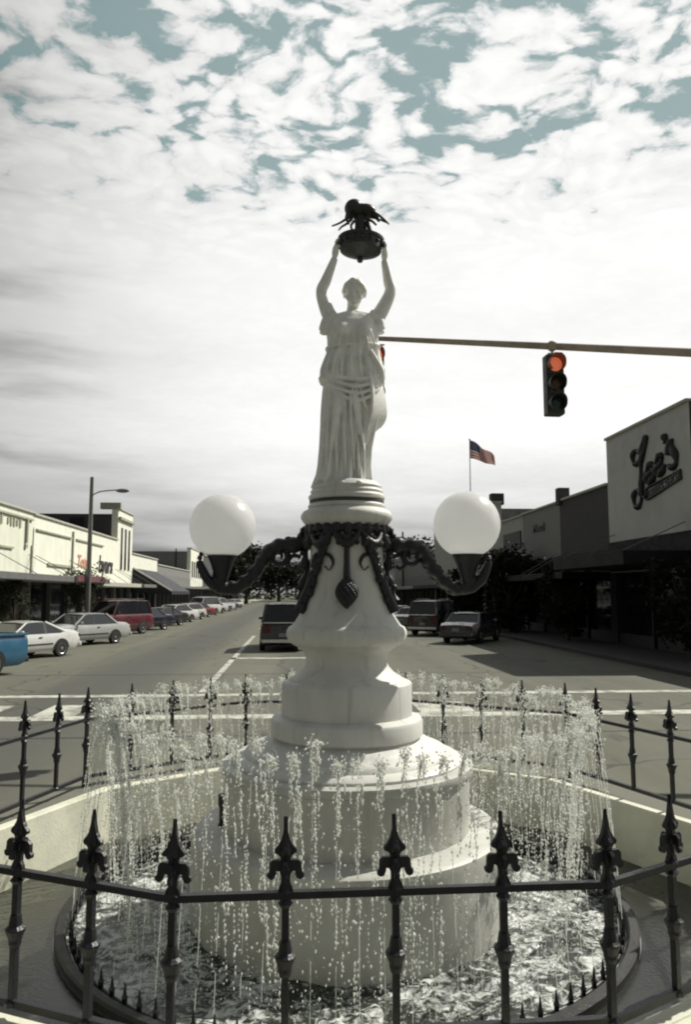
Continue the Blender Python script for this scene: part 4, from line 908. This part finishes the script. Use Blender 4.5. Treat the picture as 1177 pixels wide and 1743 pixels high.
r2 = building('brick_building', 'dark brick store between the script-sign building and light store', 1, 32.8, 39.0, 7.1, dbrick, canopy=(3.1, 2.2, .3), cm=M_canb, sidem=dbrick, fr=M_blk)
MB().box((.1, 2.9, 7.35), (.6, .5, .9), bev=.02).done('chimney', dbrick, r2)
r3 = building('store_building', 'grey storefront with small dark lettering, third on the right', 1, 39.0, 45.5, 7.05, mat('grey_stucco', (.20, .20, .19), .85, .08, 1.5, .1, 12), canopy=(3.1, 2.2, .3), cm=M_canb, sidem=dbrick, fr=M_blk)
for bb_, w_ in ((r2, 6.16), (r3, 6.46)): MB().box((-.03, 0, 3.62), (.06, w_, 1.2)).done('dark_fascia', M_canb, bb_)
text('lettering', 'Moul', .62, M_blk, r3, face(1, -.012, .2, 6.0), .03, 0, .02, 1.6)
MB().ball((-.15, -1.2, 4.2), .10, 2).done('wall_lamp', mat('lamp_white', (.7, .7, .7), .4), r3)
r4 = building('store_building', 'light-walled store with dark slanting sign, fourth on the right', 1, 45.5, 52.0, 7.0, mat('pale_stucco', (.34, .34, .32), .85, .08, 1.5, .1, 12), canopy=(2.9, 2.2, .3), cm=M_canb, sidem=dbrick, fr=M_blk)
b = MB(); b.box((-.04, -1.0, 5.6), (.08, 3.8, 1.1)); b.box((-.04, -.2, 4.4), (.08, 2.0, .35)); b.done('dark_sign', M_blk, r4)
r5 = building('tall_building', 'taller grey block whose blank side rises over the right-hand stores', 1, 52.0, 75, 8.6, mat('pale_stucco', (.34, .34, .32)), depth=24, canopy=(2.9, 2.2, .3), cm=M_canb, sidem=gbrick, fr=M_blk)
MB().box((.3, -11.0, 8.9), (.9, .7, .8), bev=.02).done('chimney', dbrick, r5)
building('far_building', 'low dark store beyond the taller block on the right', 1, 75, 105, 6.6, gbrick, canopy=(2.9, 2., .3))
building('far_building', 'pale far store on the right end of the street', 1, 105, 150, 5.6, mat('pale_stucco', (.34, .34, .32)))
building('far_building', 'dark brick far block, last on the right', 1, 150, 190, 7.0, dbrick)

# ------------------------------------------------------------------ trees
def leafmat(n, c):
    m = bpy.data.materials.new(n); m.use_nodes = True; g = G(NT(m)); n1 = g.noise(g.n('ShaderNodeTexCoord').outputs['Object'], .9, 4)
    col = g.mix(g.ramp(n1, .35, .65), (*[x*.65 for x in c], 1), (*[x*1.3 for x in c], 1))
    p = g.n('ShaderNodeBsdfPrincipled', {'Base Color': col, 'Roughness': .75, 'Specular IOR Level': .2}); t_ = g.n('ShaderNodeBsdfTranslucent', {'Color': col})
    x = g.n('ShaderNodeMixShader', {0: .2, 1: p.outputs[0], 2: t_.outputs[0]}); g.nt.links.new(x.outputs[0], g.n('ShaderNodeOutputMaterial').inputs[0]); return m
M_leaf = leafmat('dark_leaves', (.022, .026, .016)); M_leaf2 = leafmat('olive_leaves', (.05, .058, .03)); M_bark = mat('bark', (.06, .052, .042), .9, .25, 9, .4, 40)
def tree(X, Y, h, cr, label, seed, m=M_leaf, n=4200, leaf=.11, group=None, z0=.14, name='street_tree', low=0):
    rnd = random.Random(seed); t = thing(name, label, 'tree', S(X, Y, z0), rnd.random()*6, group); tr = h*.30
    b = MB(); b.tube([(0, 0, 0), (.03, .02, tr*.5), (-.02, .05, tr), (0, 0, h*.62)], [cr*.085, cr*.065, cr*.055, cr*.02], 9); cl = []
    for i in range(9):
        a = rnd.random()*6.28; q = rnd.uniform(.35, .8)*cr; zz = rnd.uniform(.50, .88)*h; p = Vector((q*math.cos(a), q*math.sin(a), zz)); b.tube([(0, 0, tr*rnd.uniform(.8, 1.15)), p*.5+Vector((0, 0, tr*.45)), p], [cr*.035, cr*.022, cr*.008], 6)
    b.done('trunk', M_bark, t, 60)
    for i in range(44 if low else 30):
        a = rnd.random()*6.28; zz = rnd.uniform(.12 if low else .30, .93); q = cr*math.sqrt(max(.05, 1-((zz-.62)/(.62 if low else .40))**2))*rnd.uniform(.25, .95); cl.append((Vector((q*math.cos(a), q*math.sin(a), zz*h)), cr*rnd.uniform(.18, .36)))
    vs = []; fs = []
    for i in range(n):
        c, r = rnd.choice(cl); d = Vector((rnd.gauss(0, 1), rnd.gauss(0, 1), rnd.gauss(0, .8))); p = c+d*r*.55
        u = Vector((rnd.gauss(0, 1), rnd.gauss(0, 1), rnd.gauss(0, .5))).normalized(); v = u.orthogonal().normalized(); v.rotate(Matrix.Rotation(rnd.random()*6, 3, u)); s = leaf*rnd.uniform(.6, 1.5); k = len(vs)
        vs += [p-u*s, p+v*s*.55, p+u*s, p-v*s*.55]; fs.append((k, k+1, k+2, k+3))
    me = bpy.data.meshes.new('crown'); me.from_pydata(vs, [], fs); me.update(); link('crown', me, m, t); return t
GT = 'small trees along the right pavement'
tree(12.9, 24.2, 3.3, 1.25, 'small bushy tree on the near right pavement below the script sign', 1, group=GT, n=4500, leaf=.10, low=1)
tree(12.6, 34.5, 3.5, 1.3, 'small dark tree in front of the dark brick store', 3, group=GT, n=4500, leaf=.10, low=1)
tree(12.4, 43.0, 4.6, 2.1, 'rounded dark tree in front of the grey lettered store', 4, group=GT, n=8000, leaf=.11, low=1)
tree(12.4, 53.5, 3.9, 1.6, 'dark tree farther along before the taller block', 5, group=GT, n=5000, leaf=.11, low=1)
tree(-12.6, 46.5, 3.9, 1.3, 'small thin tree beside the left street lamp', 6, M_leaf2, 1500, .09)
tree(-12.6, 35.6, 3.0, 1.0, 'small bushy tree at the left edge of the pavement', 9, M_leaf2, 1200, .08)
GF = 'big trees closing the end of the street'
for i, (X, Y, h, cr, lb) in enumerate(((-13.5, 156, 11, 5.5, 'broad dark tree left of the street end'), (-10.5, 172, 13, 6, 'round dark tree at the left street end'), (-4, 215, 13, 7, 'dark tree straight down the street'),
        (3.5, 225, 12, 7, 'dark tree on the street axis behind the shaft'), (11, 185, 11, 6, 'dark tree right of the street end'), (21, 120, 11, 6, 'dark tree rising behind the right-hand stores'), (17, 165, 14, 6.5, 'tall dark tree near the right street end'))):
    tree(X, Y, h, cr, lb, 20+i, n=5000, leaf=.34, group=GF, z0=0, name='far_tree')
tree(27, 92, 10, 4.5, 'dark tree crown behind the far right stores', 40, n=3500, leaf=.26, z0=0, name='far_tree')
# thin utility pole behind the right arm
t = P(686, 905, 95); o = MB().tube([(t.x, t.y, 0), (t.x, t.y, t.z)], [.16, .11], 8).done('utility_pole', mat('pole_wood', (.07, .06, .05), .9)); tag(o, 'thin dark utility pole rising beyond the right lamp arm', 'pole')

# far ground cover beyond the street ends
b = MB(); b.quad(S(-900, 195, .02), S(900, 195, .02), S(900, 1500, .02), S(-900, 1500, .02)); tag(b.done('ground', mat('far_grass', (.06, .07, .035), .9, .2, .2)), kind='structure')
b = MB()
rnd = random.Random(9); vs = []; fs = []
for i in range(9000):
    X = rnd.uniform(-220, 220); Y = rnd.uniform(255, 300); hh = 9+3*noise.noise((X*.05, 0, 3))+2*noise.noise((X*.3, 1, 3)); p = S(X, Y, rnd.uniform(0, hh)); u = Vector((rnd.gauss(0, 1), rnd.gauss(0, 1), rnd.gauss(0, 1))).normalized(); v = u.orthogonal(); k = len(vs); s = .8*rnd.uniform(.6, 1.4)
    vs += [p-u*s, p+v*s*.6, p+u*s, p-v*s*.6]; fs.append((k, k+1, k+2, k+3))
me = bpy.data.meshes.new('distant_wood'); me.from_pydata(vs, [], fs); me.update(); o = link('distant_wood', me, M_leaf); tag(o, 'distant dark line of trees beyond the town', 'wood', kind='stuff'); b.b.free()
